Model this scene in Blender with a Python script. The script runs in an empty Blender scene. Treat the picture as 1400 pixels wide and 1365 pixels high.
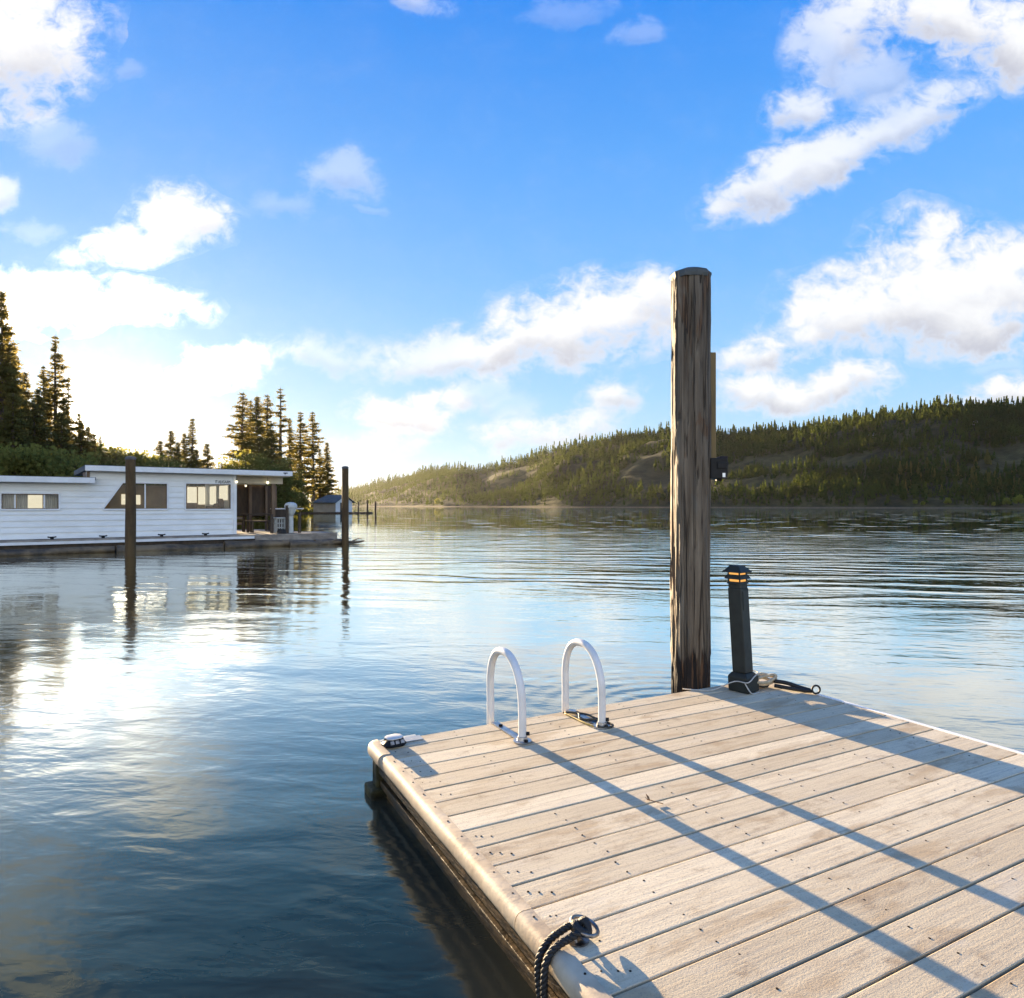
import bpy, math, random
import numpy as np
from mathutils import Vector, noise as mnoise

sc = bpy.context.scene
R = math.radians
# ------------------------------------------------------------------ camera
FPX, CX, HY = 913.0, 700.0, 691.5          # focal length and principal column / horizon row of the photo, in its pixels
CAMZ = 1.57
cam_d = bpy.data.cameras.new('camera')
cam = bpy.data.objects.new('camera', cam_d)
sc.collection.objects.link(cam)
cam.location = (0, 0, CAMZ)
cam.rotation_euler = (R(90), 0, 0)
cam_d.sensor_fit = 'HORIZONTAL'
cam_d.sensor_width = 36.0
cam_d.lens = 36.0 * FPX / 1400
cam_d.shift_y = (HY - 682.5) / 1400
cam_d.clip_start = 0.05
cam_d.clip_end = 12000
sc.camera = cam

# ------------------------------------------------------------------ exposure
EXPO = 2.6
GAIN = 2 ** EXPO
sc.view_settings.view_transform = 'Standard'
sc.view_settings.look = 'None'
sc.view_settings.exposure = EXPO
sc.view_settings.gamma = 1.0
sc.cycles.use_denoising = True
sc.cycles.max_bounces = 8
sc.cycles.transparent_max_bounces = 12
sc.cycles.volume_bounces = 0
sc.cycles.sample_clamp_indirect = 6.0
sc.cycles.sample_clamp_direct = 0.0
sc.cycles.caustics_reflective = False
sc.cycles.caustics_refractive = False

# ------------------------------------------------------------------ sun
SUN_AZ, SUN_EL = -31.8, 6.7                 # degrees; azimuth from +Y, negative to the left
S = Vector((math.sin(R(SUN_AZ)) * math.cos(R(SUN_EL)), math.cos(R(SUN_AZ)) * math.cos(R(SUN_EL)), math.sin(R(SUN_EL))))
sun_d = bpy.data.lights.new('sun', 'SUN')
sun_d.energy = 5.0
sun_d.angle = R(0.5)
sun_d.color = (1.0, 0.76, 0.47)
sun = bpy.data.objects.new('sun', sun_d)
sc.collection.objects.link(sun)
sun.rotation_euler = S.to_track_quat('Z', 'Y').to_euler()
sun.location = (-60, 100, 40)


# ------------------------------------------------------------------ node helper
class NT:
    def __init__(self, tree):
        self.t = tree

    def n(self, kind, **kw):
        nd = self.t.nodes.new(kind)
        for k, v in kw.items():
            setattr(nd, k, v)
        return nd

    def put(self, sock, v):
        if isinstance(v, bpy.types.NodeSocket):
            self.t.links.new(v, sock)
        elif v is not None:
            if hasattr(sock.default_value, '__len__') and not hasattr(v, '__len__'):
                v = (v,) * len(sock.default_value)
            if hasattr(sock.default_value, '__len__') and len(sock.default_value) == 4 and len(v) == 3:
                v = (*v, 1)
            sock.default_value = v

    def m(self, op, a, b=None, c=None, clamp=False):
        nd = self.n('ShaderNodeMath', operation=op, use_clamp=clamp)
        for i, v in enumerate((a, b, c)):
            if v is not None:
                self.put(nd.inputs[i], v)
        return nd.outputs[0]

    def v(self, op, a, b=None):
        nd = self.n('ShaderNodeVectorMath', operation=op)
        self.put(nd.inputs[0], a)
        if b is not None:
            self.put(nd.inputs[1], b)
        return nd.outputs['Value'] if op in ('DOT_PRODUCT', 'LENGTH', 'DISTANCE') else nd.outputs[0]

    def mix(self, f, a, b, mode='MIX'):
        nd = self.n('ShaderNodeMix', data_type='RGBA', blend_type=mode)
        self.put(nd.inputs[0], f)
        self.put(nd.inputs[6], a)
        self.put(nd.inputs[7], b)
        return nd.outputs[2]

    def ss(self, x, lo, hi, a=0.0, b=1.0):
        nd = self.n('ShaderNodeMapRange', interpolation_type='SMOOTHSTEP')
        for i, v in enumerate((x, lo, hi, a, b)):
            self.put(nd.inputs[i], v)
        return nd.outputs[0]

    def map(self, vec, loc=(0, 0, 0), rot=(0, 0, 0), scale=(1, 1, 1), kind='POINT'):
        nd = self.n('ShaderNodeMapping', vector_type=kind)
        self.put(nd.inputs[0], vec)
        nd.inputs['Location'].default_value = loc
        nd.inputs['Rotation'].default_value = rot
        nd.inputs['Scale'].default_value = scale
        return nd.outputs[0]

    def noise(self, vec, scale=1.0, detail=4.0, rough=0.55, dist=0.0, dim='3D'):
        nd = self.n('ShaderNodeTexNoise', noise_dimensions=dim)
        self.put(nd.inputs['Vector'], vec)
        nd.inputs['Scale'].default_value = scale
        nd.inputs['Detail'].default_value = detail
        nd.inputs['Roughness'].default_value = rough
        nd.inputs['Distortion'].default_value = dist
        return nd.outputs['Fac']

    def ramp(self, f, stops):
        nd = self.n('ShaderNodeValToRGB')
        self.put(nd.inputs[0], f)
        e = nd.color_ramp.elements
        e[0].position, e[0].color = stops[0][0], (*stops[0][1], 1)
        e[1].position, e[1].color = stops[-1][0], (*stops[-1][1], 1)
        for p, c in stops[1:-1]:
            x = e.new(p)
            x.color = (*c, 1)
        return nd.outputs[0]


# ------------------------------------------------------------------ world: clear azure sky with fair-weather cumulus
world = bpy.data.worlds.new('World')
sc.world = world
world.use_nodes = True
world.node_tree.nodes.clear()
W = NT(world.node_tree)
wout = W.n('ShaderNodeOutputWorld')
dirn = W.v('NORMALIZE', W.n('ShaderNodeTexCoord').outputs['Generated'])
sep = W.n('ShaderNodeSeparateXYZ')
W.put(sep.inputs[0], dirn)
dx, dy, dz = sep.outputs
sky = W.n('ShaderNodeTexSky', sky_type='NISHITA', sun_disc=False)
sky.sun_elevation = R(SUN_EL)
sky.sun_rotation = R(SUN_AZ)
sky.air_density, sky.dust_density, sky.ozone_density = 1.0, 0.6, 2.0
bg_n = W.n('ShaderNodeBackground')
W.put(bg_n.inputs[0], sky.outputs[0])
bg_n.inputs[1].default_value = 0.05 * 0.025
# the blue of the open sky by elevation
blue = W.ramp(dz, [(0.0, (0.72, 0.87, 0.98)), (0.06, (0.56, 0.80, 1.0)), (0.16, (0.38, 0.68, 1.0)), (0.32, (0.20, 0.51, 1.0)),
                   (0.46, (0.105, 0.40, 0.98)), (0.6, (0.035, 0.285, 0.93)), (1.0, (0.02, 0.2, 0.75))])
cosang = W.v('DOT_PRODUCT', dirn, tuple(S))
cosang = W.m('MAXIMUM', cosang, 0.0)
g1 = W.m('POWER', cosang, 3000.0)
g2 = W.m('POWER', cosang, 130.0)
g3 = W.m('POWER', cosang, 14.0)


def addc(a, b):
    return W.mix(1.0, a, b, 'ADD')


def scol(col, f):
    return W.mix(1.0, W.mix(f, (0, 0, 0), (1, 1, 1)), col, 'MULTIPLY')


glow = addc(addc(scol((16.0, 14.0, 10.5), g1), scol((0.32, 0.27, 0.18), g2)), scol((0.03, 0.025, 0.015), g3))
# clouds: heaps placed by direction (bearing and slope), edges broken up by noise
ysafe = W.m('MAXIMUM', dy, 0.06)
cs, ct = W.m('DIVIDE', dx, ysafe), W.m('DIVIDE', dz, ysafe)
comb = W.n('ShaderNodeCombineXYZ')
W.put(comb.inputs[0], cs)
W.put(comb.inputs[1], ct)
pst = comb.outputs[0]
warp = W.n('ShaderNodeTexNoise', noise_dimensions='2D')
W.put(warp.inputs['Vector'], pst)
warp.inputs['Scale'].default_value = 9.0
warp.inputs['Detail'].default_value = 6.0
pw = W.v('ADD', pst, W.v('MULTIPLY', W.v('SUBTRACT', warp.outputs['Color'], (0.5, 0.5, 0.5)), (0.085, 0.060, 0.0)))
# (bearing column, row, half width, half height, tilt in degrees, weight)
HEAPS = [
    (20, 55, 130, 115, 0, 1.0), (70, 195, 62, 36, 10, .55), (0, 268, 40, 30, 0, .7), (45, 315, 55, 14, 8, .5),
    (170, 333, 90, 30, 8, .82), (245, 298, 80, 46, 5, .92), (385, 275, 60, 24, 10, .5), (468, 240, 50, 34, 0, .6), (180, 105, 22, 14, 0, .5), (505, 283, 18, 8, 0, .45),
    (40, 408, 150, 44, -3, 1.05), (200, 412, 95, 34, -4, .88),
    (300, 503, 105, 34, 14, 1.0), (175, 540, 80, 22, 8, .9), (440, 484, 80, 28, -6, .62),
    (805, 435, 135, 68, 6, 1.12), (700, 470, 100, 42, 14, .92), (760, 465, 90, 46, 4, 1.0), (590, 488, 95, 45, 8, .75), (900, 400, 60, 40, 0, .8),
    (550, 575, 80, 34, -6, .92), (620, 545, 80, 26, 10, .85), (500, 612, 100, 22, 0, .62), (840, 545, 62, 34, 6, .85), (740, 590, 100, 34, 6, .8), (690, 556, 55, 22, 0, .5),
    (1270, 375, 115, 92, 4, 1.15), (1160, 425, 140, 72, 18, 1.1), (1375, 395, 120, 84, 0, 1.12), (1270, 430, 150, 60, 4, 1.1), (1040, 482, 72, 34, 14, .85), (1345, 455, 80, 32, 0, .95),
    (1160, 525, 62, 38, 5, .95), (1050, 537, 95, 32, 2, .9), (1380, 540, 95, 28, 6, .9), (1365, 502, 40, 16, 0, .5),
    (1290, 22, 180, 62, -4, .95), (1395, 60, 80, 70, -30, .9), (1150, 60, 80, 75, 40, .68),
    (1110, 222, 110, 48, 20, .84), (1035, 265, 80, 36, 20, .82), (1090, 148, 46, 34, 0, .78), (1230, 165, 120, 40, 24, .76), (1205, 110, 60, 50, 30, .62),
    (868, 44, 46, 20, 4, .5), (572, 4, 40, 20, -20, .62), (770, 15, 60, 22, 10, .40), (660, 535, 40, 15, 0, .4),
    (-180, 250, 160, 90, 0, 1.0), (1650, 300, 180, 100, 0, 1.0), (1700, 520, 200, 50, 0, 1.0), (-250, 480, 200, 70, 0, 1.0),
]
dens = None
vsum = None
wsum = None
for (px, py, hw, hh, tilt, wt) in HEAPS:
    loc = ((px - CX) / FPX, (HY - py) / FPX, 0)
    q = W.map(pw, loc, (0, 0, R(tilt)), (hw * 1.2 / FPX, hh * 1.2 / FPX, 1), 'TEXTURE')
    d = W.m('SUBTRACT', 1.0, W.v('LENGTH', q), clamp=True)
    dwt = W.m('MULTIPLY', d, wt)
    sq = W.n('ShaderNodeSeparateXYZ')
    W.put(sq.inputs[0], q)
    dv = W.m('MULTIPLY', d, sq.outputs[1])
    if dens is None:
        dens, vsum, wsum, osum = d, dv, d, dwt
    else:
        dens = W.m('SMOOTH_MAX', dens, d, 0.12)
        vsum = W.m('ADD', vsum, dv)
        wsum = W.m('ADD', wsum, d)
        osum = W.m('ADD', osum, dwt)
vloc = W.m('DIVIDE', vsum, W.m('MAXIMUM', wsum, 0.02))
pstr = W.map(pst, scale=(1.0, 1.35, 1.0))
n_big = W.noise(pstr, 11.0, 9.0, 0.60, 0.25, '2D')
n_fine = W.noise(pstr, 34.0, 6.0, 0.62, 0.4, '2D')
edge = W.m('ADD', W.m('MULTIPLY', W.m('SUBTRACT', n_big, 0.5), 1.4), W.m('MULTIPLY', W.m('SUBTRACT', n_fine, 0.5), 0.85))
mass = W.m('ADD', dens, W.m('MULTIPLY', edge, W.ss(dens, 0.0, 0.22, 0.0, 1.0)))
opac = W.ss(W.m('DIVIDE', osum, W.m('MAXIMUM', wsum, 0.02)), 0.42, 0.95, 0.15, 1.0)
cover = W.m('MULTIPLY', W.ss(mass, 0.0, 0.66), opac)
thick = W.ss(mass, 0.25, 0.85)
lit = W.m('ADD', vloc, W.m('MULTIPLY', W.m('SUBTRACT', n_big, 0.5), 0.55))
top = W.ss(lit, -0.48, 0.12)
ccol = W.mix(top, (0.60, 0.605, 0.68), (1.04, 1.04, 1.04))
ccol = W.mix(thick, (0.84, 0.88, 0.98), ccol)
ccol = addc(ccol, scol((3.4, 3.35, 3.2), W.m('POWER', cosang, 95.0)))
front = W.ss(dy, 0.08, 0.25)
front = W.m('MULTIPLY', front, W.ss(dz, -0.02, 0.01))
cover = W.m('MULTIPLY', W.m('MULTIPLY', cover, front), 0.97)
air = W.mix(cover, blue, ccol)
# the half of the sky behind the viewer: unseen bright clouds added as fill for shaded fronts
nb = W.noise(W.map(dirn, scale=(1.0, 1.0, 2.2)), 2.6, 7.0, 0.6, 0.3)
bcov = W.m('MULTIPLY', W.ss(nb, 0.40, 0.60), W.ss(dy, 0.12, -0.25))
bcov = W.m('MULTIPLY', bcov, W.ss(dz, 0.85, 0.35))
air = W.mix(bcov, air, (2.1, 2.2, 2.3))
low = W.ss(dz, -0.02, 0.0)
air = W.mix(low, (0.10, 0.13, 0.14), air)
glow = scol(glow, low)
tot = addc(air, glow)
bg_s = W.n('ShaderNodeBackground')
W.put(bg_s.inputs[0], tot)
bg_s.inputs[1].default_value = 1.0 / GAIN
addb = W.n('ShaderNodeAddShader')
W.t.links.new(bg_n.outputs[0], addb.inputs[0])
W.t.links.new(bg_s.outputs[0], addb.inputs[1])
W.t.links.new(addb.outputs[0], wout.inputs['Surface'])
world.cycles.sampling_method = 'MANUAL'
world.cycles.sample_map_resolution = 1024


# ------------------------------------------------------------------ materials
def new_mat(name):
    m = bpy.data.materials.new(name)
    m.use_nodes = True
    m.node_tree.nodes.clear()
    t = NT(m.node_tree)
    out = t.n('ShaderNodeOutputMaterial')
    return m, t, out


def principled(t, out, col, rough=0.6, metal=0.0, spec=0.5, normal=None, **kw):
    p = t.n('ShaderNodeBsdfPrincipled')
    t.put(p.inputs['Base Color'], col)
    t.put(p.inputs['Roughness'], rough)
    t.put(p.inputs['Metallic'], metal)
    t.put(p.inputs['Specular IOR Level'], spec)
    for k, v in kw.items():
        t.put(p.inputs[k.replace('_', ' ')], v)
    if normal is not None:
        t.put(p.inputs['Normal'], normal)
    t.t.links.new(p.outputs[0], out.inputs['Surface'])
    return p


def bump(t, h, dist=0.01, strength=1.0):
    b = t.n('ShaderNodeBump')
    b.inputs['Strength'].default_value = strength
    b.inputs['Distance'].default_value = dist
    t.put(b.inputs['Height'], h)
    return b.outputs[0]


def obj_co(t):
    return t.n('ShaderNodeTexCoord').outputs['Object']


def plain(name, c1, c2=None, scale=6.0, rough=0.6, metal=0.0, bmp=0.002, bscale=40.0, stretch=(1, 1, 1), spec=0.5, **kw):
    m, t, out = new_mat(name)
    co = t.map(obj_co(t), scale=stretch)
    c2 = c2 or tuple(x * 0.72 for x in c1)
    f = t.ss(t.noise(co, scale, 6, 0.6), 0.32, 0.68)
    col = t.mix(f, c2, c1)
    nrm = bump(t, t.noise(co, bscale, 4, 0.6), bmp) if bmp else None
    rg = t.m('ADD', t.m('MULTIPLY', t.noise(co, scale * 2.3, 4), 0.25), rough - 0.12)
    principled(t, out, col, rg, metal, spec, nrm, **kw)
    return m


M = {}
M['white_paint'] = plain('white_painted_siding', (0.88, 0.875, 0.83), (0.79, 0.785, 0.74), 1.6, 0.5, 0, 0.001, 25, (1, 1, 3))
M['trim_white'] = plain('white_trim', (0.82, 0.82, 0.80), (0.72, 0.71, 0.68), 2.5, 0.45, 0, 0.001, 30)
M['soffit'] = plain('cream_soffit', (0.70, 0.62, 0.44), (0.58, 0.50, 0.35), 2.5, 0.6)
M['roof_dark'] = plain('grey_roofing', (0.10, 0.11, 0.12), (0.06, 0.065, 0.07), 3.0, 0.8)
M['roof_slate'] = plain('slate_roofing', (0.085, 0.115, 0.13), (0.06, 0.08, 0.09), 1.2, 0.75)
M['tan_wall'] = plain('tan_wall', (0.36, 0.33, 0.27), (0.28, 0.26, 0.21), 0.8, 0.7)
M['pale_wall'] = plain('pale_wall', (0.66, 0.70, 0.72), (0.56, 0.60, 0.62), 0.8, 0.7)
M['brown_wood'] = plain('brown_wood', (0.20, 0.13, 0.075), (0.11, 0.07, 0.04), 5, 0.7, 0, 0.003, 30, (1, 1, .2))
M['pile_brown'] = plain('brown_pile', (0.125, 0.080, 0.036), (0.07, 0.044, 0.022), 5, 0.8, 0, 0.006, 12, (1, 1, .2), 0.2)
M['dark_wood'] = plain('dark_wood', (0.075, 0.05, 0.03), (0.035, 0.024, 0.015), 5, 0.75, 0, 0.004, 20, (1, 1, .25))
M['grey_wood'] = plain('weathered_grey_wood', (0.36, 0.31, 0.25), (0.20, 0.165, 0.13), 4, 0.8, 0, 0.004, 18, (.3, 1, 1))
M['log_wood'] = plain('wet_log', (0.20, 0.14, 0.075), (0.045, 0.034, 0.022), 2.2, 0.6, 0, 0.02, 6, (.5, 1, 1))
M['black_plastic'] = plain('black_plastic', (0.010, 0.010, 0.010), (0.006, 0.006, 0.006), 9, 0.5, 0, 0.001, 60, (1, 1, 1), 0.2)
M['dark_metal'] = plain('dark_grey_green_metal', (0.022, 0.025, 0.021), (0.015, 0.017, 0.014), 9, 0.55, 0.0, 0.0006, 160, (1, 1, 1), 0.3)
M['galv'] = plain('galvanised_metal', (0.50, 0.51, 0.52), (0.36, 0.37, 0.38), 18, 0.35, 1.0, 0.0006, 120)
M['steel'] = plain('worn_steel', (0.32, 0.31, 0.30), (0.16, 0.13, 0.11), 30, 0.38, 1.0, 0.0006, 120)
M['ladder_white'] = plain('white_coated_tube', (0.66, 0.665, 0.655), (0.57, 0.57, 0.55), 7, 0.32, 0, 0.0004, 60)
M['vinyl'] = plain('beige_vinyl_bumper', (0.53, 0.44, 0.31), (0.33, 0.25, 0.165), 4, 0.66, 0, 0.0012, 40)
M['corner_grey'] = plain('grey_vinyl_corner', (0.36, 0.40, 0.41), (0.27, 0.30, 0.31), 5, 0.45, 0, 0.001, 30)
M['fascia'] = plain('dark_wet_fascia', (0.105, 0.062, 0.024), (0.014, 0.010, 0.006), 9, 0.45, 0, 0.006, 22, (1, 1, 5), 0.25)
M['algae'] = plain('algae_float', (0.075, 0.060, 0.018), (0.008, 0.008, 0.005), 7, 0.6, 0, 0.012, 14, (1, 1, 1), 0.2)
M['rope_tan'] = plain('tan_rope', (0.62, 0.52, 0.36), (0.38, 0.30, 0.19), 60, 0.85, 0, 0.003, 220)
M['rope_grey'] = plain('grey_line', (0.52, 0.50, 0.45), (0.38, 0.36, 0.32), 60, 0.8, 0, 0.001, 220)
M['rope_black'] = plain('black_rope', (0.012, 0.010, 0.008), (0.006, 0.005, 0.004), 60, 0.6, 0, 0.003, 200)
M['cord_dark'] = plain('dark_cord', (0.05, 0.045, 0.03), (0.02, 0.018, 0.012), 30, 0.6, 0, 0.001, 160)
M['cord_yellow'] = plain('yellow_cord', (0.45, 0.32, 0.07), (0.28, 0.19, 0.04), 30, 0.6, 0, 0.001, 160)
M['solar_panel'] = plain('pale_solar_lens', (0.62, 0.60, 0.55), (0.52, 0.50, 0.46), 20, 0.18, 0, 0.0, 10)
M['dry_leaf'] = plain('dry_leaf', (0.26, 0.13, 0.045), (0.13, 0.06, 0.02), 60, 0.8, 0, 0.001, 150)
M['batten'] = plain('yellow_brown_batten', (0.20, 0.13, 0.035), (0.10, 0.065, 0.02), 9, 0.6, 0, 0.003, 30, (1, 1, .15))
M['cap_metal'] = plain('slate_cap', (0.060, 0.070, 0.070), (0.035, 0.042, 0.042), 12, 0.6, 0.0, 0.003, 35)
M['screw'] = plain('dark_screw', (0.030, 0.022, 0.016), (0.018, 0.014, 0.010), 60, 0.9, 0.0, 0.0, 10, (1, 1, 1), 0.05)
M['curtain'] = plain('pale_curtain', (0.62, 0.58, 0.50), (0.48, 0.44, 0.37), 4, 0.8, 0, 0.01, 9, (6, 6, .4))
M['interior'] = plain('dim_interior', (0.44, 0.33, 0.17), (0.34, 0.25, 0.13), 1.5, 0.8)
M['lettering'] = plain('dark_lettering', (0.05, 0.055, 0.06), (0.04, 0.045, 0.05), 10, 0.6, 0, 0.0)
M['white_plastic'] = plain('white_plastic', (0.62, 0.63, 0.58), (0.5, 0.5, 0.46), 6, 0.5)
M['bark'] = plain('bark', (0.115, 0.075, 0.048), (0.055, 0.038, 0.027), 3, 0.9, 0, 0.03, 5, (1, 1, .3))


def emit(name, col, s):
    m, t, out = new_mat(name)
    e = t.n('ShaderNodeEmission')
    co = obj_co(t)
    t.put(e.inputs[0], t.mix(t.noise(co, 8, 3), tuple(x * .82 for x in col), col))
    e.inputs[1].default_value = s / GAIN
    t.t.links.new(e.outputs[0], out.inputs['Surface'])
    return m


M['amber'] = emit('amber_lamp', (1.0, 0.47, 0.12), 1.25)
M['bulb'] = emit('warm_bulb', (1.0, 0.90, 0.62), 2.2)
M['window_glow'] = emit('daylight_glow', (1.0, 0.90, 0.66), 0.98)  # emission put in where daylight would come through

m, t, out = new_mat('window_glass')
gl = t.n('ShaderNodeBsdfGlossy')
gl.inputs['Roughness'].default_value = 0.02
tr = t.n('ShaderNodeBsdfTransparent')
tr.inputs[0].default_value = (0.93, 0.93, 0.90, 1)
fr = t.n('ShaderNodeFresnel')
fr.inputs[0].default_value = 1.5
mx = t.n('ShaderNodeMixShader')
t.put(mx.inputs[0], fr.outputs[0])
t.t.links.new(tr.outputs[0], mx.inputs[1])
t.t.links.new(gl.outputs[0], mx.inputs[2])
t.t.links.new(mx.outputs[0], out.inputs['Surface'])
M['glass'] = m


def foliage(name, c1, c2, trans=0.45, tcol=None, stand=0.0):
    m, t, out = new_mat(name)
    co = obj_co(t)
    oi = t.n('ShaderNodeObjectInfo').outputs['Random']
    f = t.ss(t.noise(co, 0.55 if not stand else stand, 4, 0.6), 0.3 if not stand else 0.42, 0.7 if not stand else 0.58)
    col = t.mix(f, c2, c1)
    col = t.mix(t.m('MULTIPLY', oi, 0.35), col, (c1[0] * 1.25, c1[1] * 1.0, c1[2] * 0.7))
    a = t.n('ShaderNodeBsdfDiffuse')
    t.put(a.inputs[0], col)
    b = t.n('ShaderNodeBsdfTranslucent')
    t.put(b.inputs[0], t.mix(0.6, col, tcol or (c1[0] * 2.2, c1[1] * 1.8, c1[2] * 0.7)))
    mx = t.n('ShaderNodeMixShader')
    mx.inputs[0].default_value = trans
    t.t.links.new(a.outputs[0], mx.inputs[1])
    t.t.links.new(b.outputs[0], mx.inputs[2])
    t.t.links.new(mx.outputs[0], out.inputs['Surface'])
    return m


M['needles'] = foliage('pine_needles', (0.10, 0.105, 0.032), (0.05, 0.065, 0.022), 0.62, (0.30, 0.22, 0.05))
M['leaves'] = foliage('broad_leaves', (0.15, 0.16, 0.042), (0.075, 0.10, 0.030), 0.55, (0.28, 0.25, 0.05))
M['bright_leaves'] = foliage('yellow_green_leaves', (0.19, 0.21, 0.04), (0.12, 0.15, 0.03), 0.45, (0.4, 0.38, 0.06))
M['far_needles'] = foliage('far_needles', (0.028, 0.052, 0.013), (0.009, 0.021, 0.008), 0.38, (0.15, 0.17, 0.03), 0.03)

# terrain: grass, bare earth and scrub
m, t, out = new_mat('hill_ground')
co = obj_co(t)
f1 = t.ss(t.noise(co, 0.012, 6, 0.6), 0.42, 0.58)
f2 = t.ss(t.noise(co, 0.09, 5, 0.65), 0.35, 0.65)
c = t.mix(f2, (0.016, 0.019, 0.009), (0.034, 0.033, 0.016))
c = t.mix(t.m('MULTIPLY', f1, 0.8), c, t.mix(f2, (0.045, 0.040, 0.016), (0.095, 0.082, 0.033)))
principled(t, out, c, 0.95, 0, 0.1, bump(t, t.noise(co, 0.25, 6, 0.65), 1.2))
M['hill'] = m
m, t, out = new_mat('bank_ground')
co = obj_co(t)
f2 = t.ss(t.noise(co, 0.5, 6, 0.65), 0.35, 0.65)
c = t.mix(f2, (0.045, 0.05, 0.02), (0.13, 0.095, 0.045))
principled(t, out, c, 0.95, 0, 0.1, bump(t, t.noise(co, 2.0, 6, 0.65), 0.15))
M['bank'] = m
m, t, out = new_mat('shore_gravel')
co = obj_co(t)
c = t.mix(t.noise(co, 0.4, 6, 0.7), (0.05, 0.04, 0.028), (0.17, 0.125, 0.08))
principled(t, out, c, 0.95, 0, 0.1, bump(t, t.noise(co, 3.0, 6, 0.65), 0.1))
M['beach'] = m

# water: dark lake with long low swell, cat's-paw ripples and rings round the pile
m, t, out = new_mat('lake_water')
co = obj_co(t)
calm = t.ss(t.noise(t.map(co, scale=(0.012, 0.03, 1)), 1.0, 3, 0.5), 0.34, 0.62, 0.28, 1.0)
sepw = t.n('ShaderNodeSeparateXYZ')
t.put(sepw.inputs[0], co)
far = t.ss(sepw.outputs[1], 9.0, 26.0, 0.0, 1.0)
right = t.ss(sepw.outputs[0], -14.0, 3.0, 0.30, 1.0)
amp = t.m('MULTIPLY', calm, t.m('ADD', 0.85, t.m('MULTIPLY', far, t.m('MULTIPLY', right, 0.35))))
cw = t.map(co, rot=(0, 0, R(9)))
w1 = t.noise(t.map(cw, scale=(0.16, 0.42, 1)), 1.0, 2, 0.5, 0.3)
w2 = t.noise(t.map(cw, scale=(0.55, 1.25, 1)), 1.0, 3, 0.5, 0.4)
w3 = t.noise(t.map(cw, scale=(2.2, 4.2, 1)), 1.0, 3, 0.55, 0.3)
h = t.m('ADD', t.m('MULTIPLY', w1, 0.085), t.m('MULTIPLY', w2, 0.042))
w4 = t.noise(t.map(cw, scale=(6.0, 11.0, 1)), 1.0, 3, 0.6, 0.5)
h = t.m('ADD', h, t.m('MULTIPLY', w3, 0.018))
h = t.m('ADD', h, t.m('MULTIPLY', w4, 0.0034))
h = t.m('MULTIPLY', t.m('MULTIPLY', h, amp), t.ss(sepw.outputs[1], 55.0, 14.0, 0.05, 1.0))
# a boat's wake running in: long crests, about a metre and a half apart
sepc = t.n('ShaderNodeSeparateXYZ')
t.put(sepc.inputs[0], cw)
lump = t.noise(t.map(cw, scale=(0.10, 0.32, 1)), 1.0, 3, 0.55, 0.2)
ph = t.m('ADD', t.m('MULTIPLY', sepc.outputs[1], 5.2), t.m('MULTIPLY', lump, 30.0))
train = t.m('POWER', t.m('ADD', t.m('MULTIPLY', t.m('SINE', ph), 0.5), 0.5), 1.6)
tmask = t.m('MULTIPLY', t.m('MULTIPLY', t.ss(sepw.outputs[1], 8.5, 14.0), t.ss(sepw.outputs[1], 60.0, 24.0)), t.ss(sepw.outputs[0], -11.0, 4.0, 0.12, 1.0))
tmask = t.m('MULTIPLY', tmask, t.ss(t.noise(t.map(cw, scale=(0.16, 0.5, 1)), 1.0, 3, 0.6), 0.36, 0.62, 0.12, 1.0))
h = t.m('ADD', h, t.m('MULTIPLY', t.m('MULTIPLY', train, 0.026), tmask))
# scattered steeper wavelets farther out that catch the sky
c2 = t.ss(t.noise(t.map(cw, scale=(0.30, 0.34, 1)), 1.0, 2, 0.5, 0.3), 0.59, 0.72)
c0 = t.ss(t.noise(t.map(cw, scale=(0.10, 0.06, 1)), 1.0, 3, 0.55, 0.3), 0.58, 0.95)
far2 = t.m('MULTIPLY', t.ss(sepw.outputs[1], 16.0, 40.0), right)
far3 = t.m('MULTIPLY', t.ss(sepw.outputs[1], 40.0, 90.0), right)
h = t.m('ADD', h, t.m('MULTIPLY', t.m('MULTIPLY', c2, 0.10), far2))
h = t.m('ADD', h, t.m('MULTIPLY', t.m('MULTIPLY', c0, 0.30), far3))
rr = t.v('DISTANCE', co, (1.32, 5.0, 0.0))
ring = t.m('MULTIPLY', t.m('SINE', t.m('MULTIPLY', rr, 34.0)), t.m('MULTIPLY', t.ss(rr, 2.1, 0.25), 0.0018))
h = t.m('ADD', h, ring)
nrm = bump(t, h, 1.0)
lw = t.n('ShaderNodeLayerWeight')
t.put(lw.inputs['Normal'], nrm)
fac = t.m('ADD', t.m('MULTIPLY', t.m('POWER', lw.outputs['Facing'], 4.5), 2.65), 0.007, clamp=True)
body = t.n('ShaderNodeBsdfDiffuse')
body.inputs[0].default_value = (0.037, 0.037, 0.026, 1)
gls = t.n('ShaderNodeBsdfGlossy')
t.put(gls.inputs['Color'], t.mix(t.ss(lw.outputs['Facing'], 0.45, 0.78), (1.0, 0.95, 0.62), (0.98, 0.985, 0.90)))
t.put(gls.inputs['Roughness'], t.ss(sepw.outputs[1], 2.0, 14.0, 0.13, 0.03))
t.put(gls.inputs['Normal'], nrm)
mx = t.n('ShaderNodeMixShader')
t.put(mx.inputs[0], fac)
t.t.links.new(body.outputs[0], mx.inputs[1])
t.t.links.new(gls.outputs[0], mx.inputs[2])
t.t.links.new(mx.outputs[0], out.inputs['Surface'])
M['water'] = m

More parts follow.
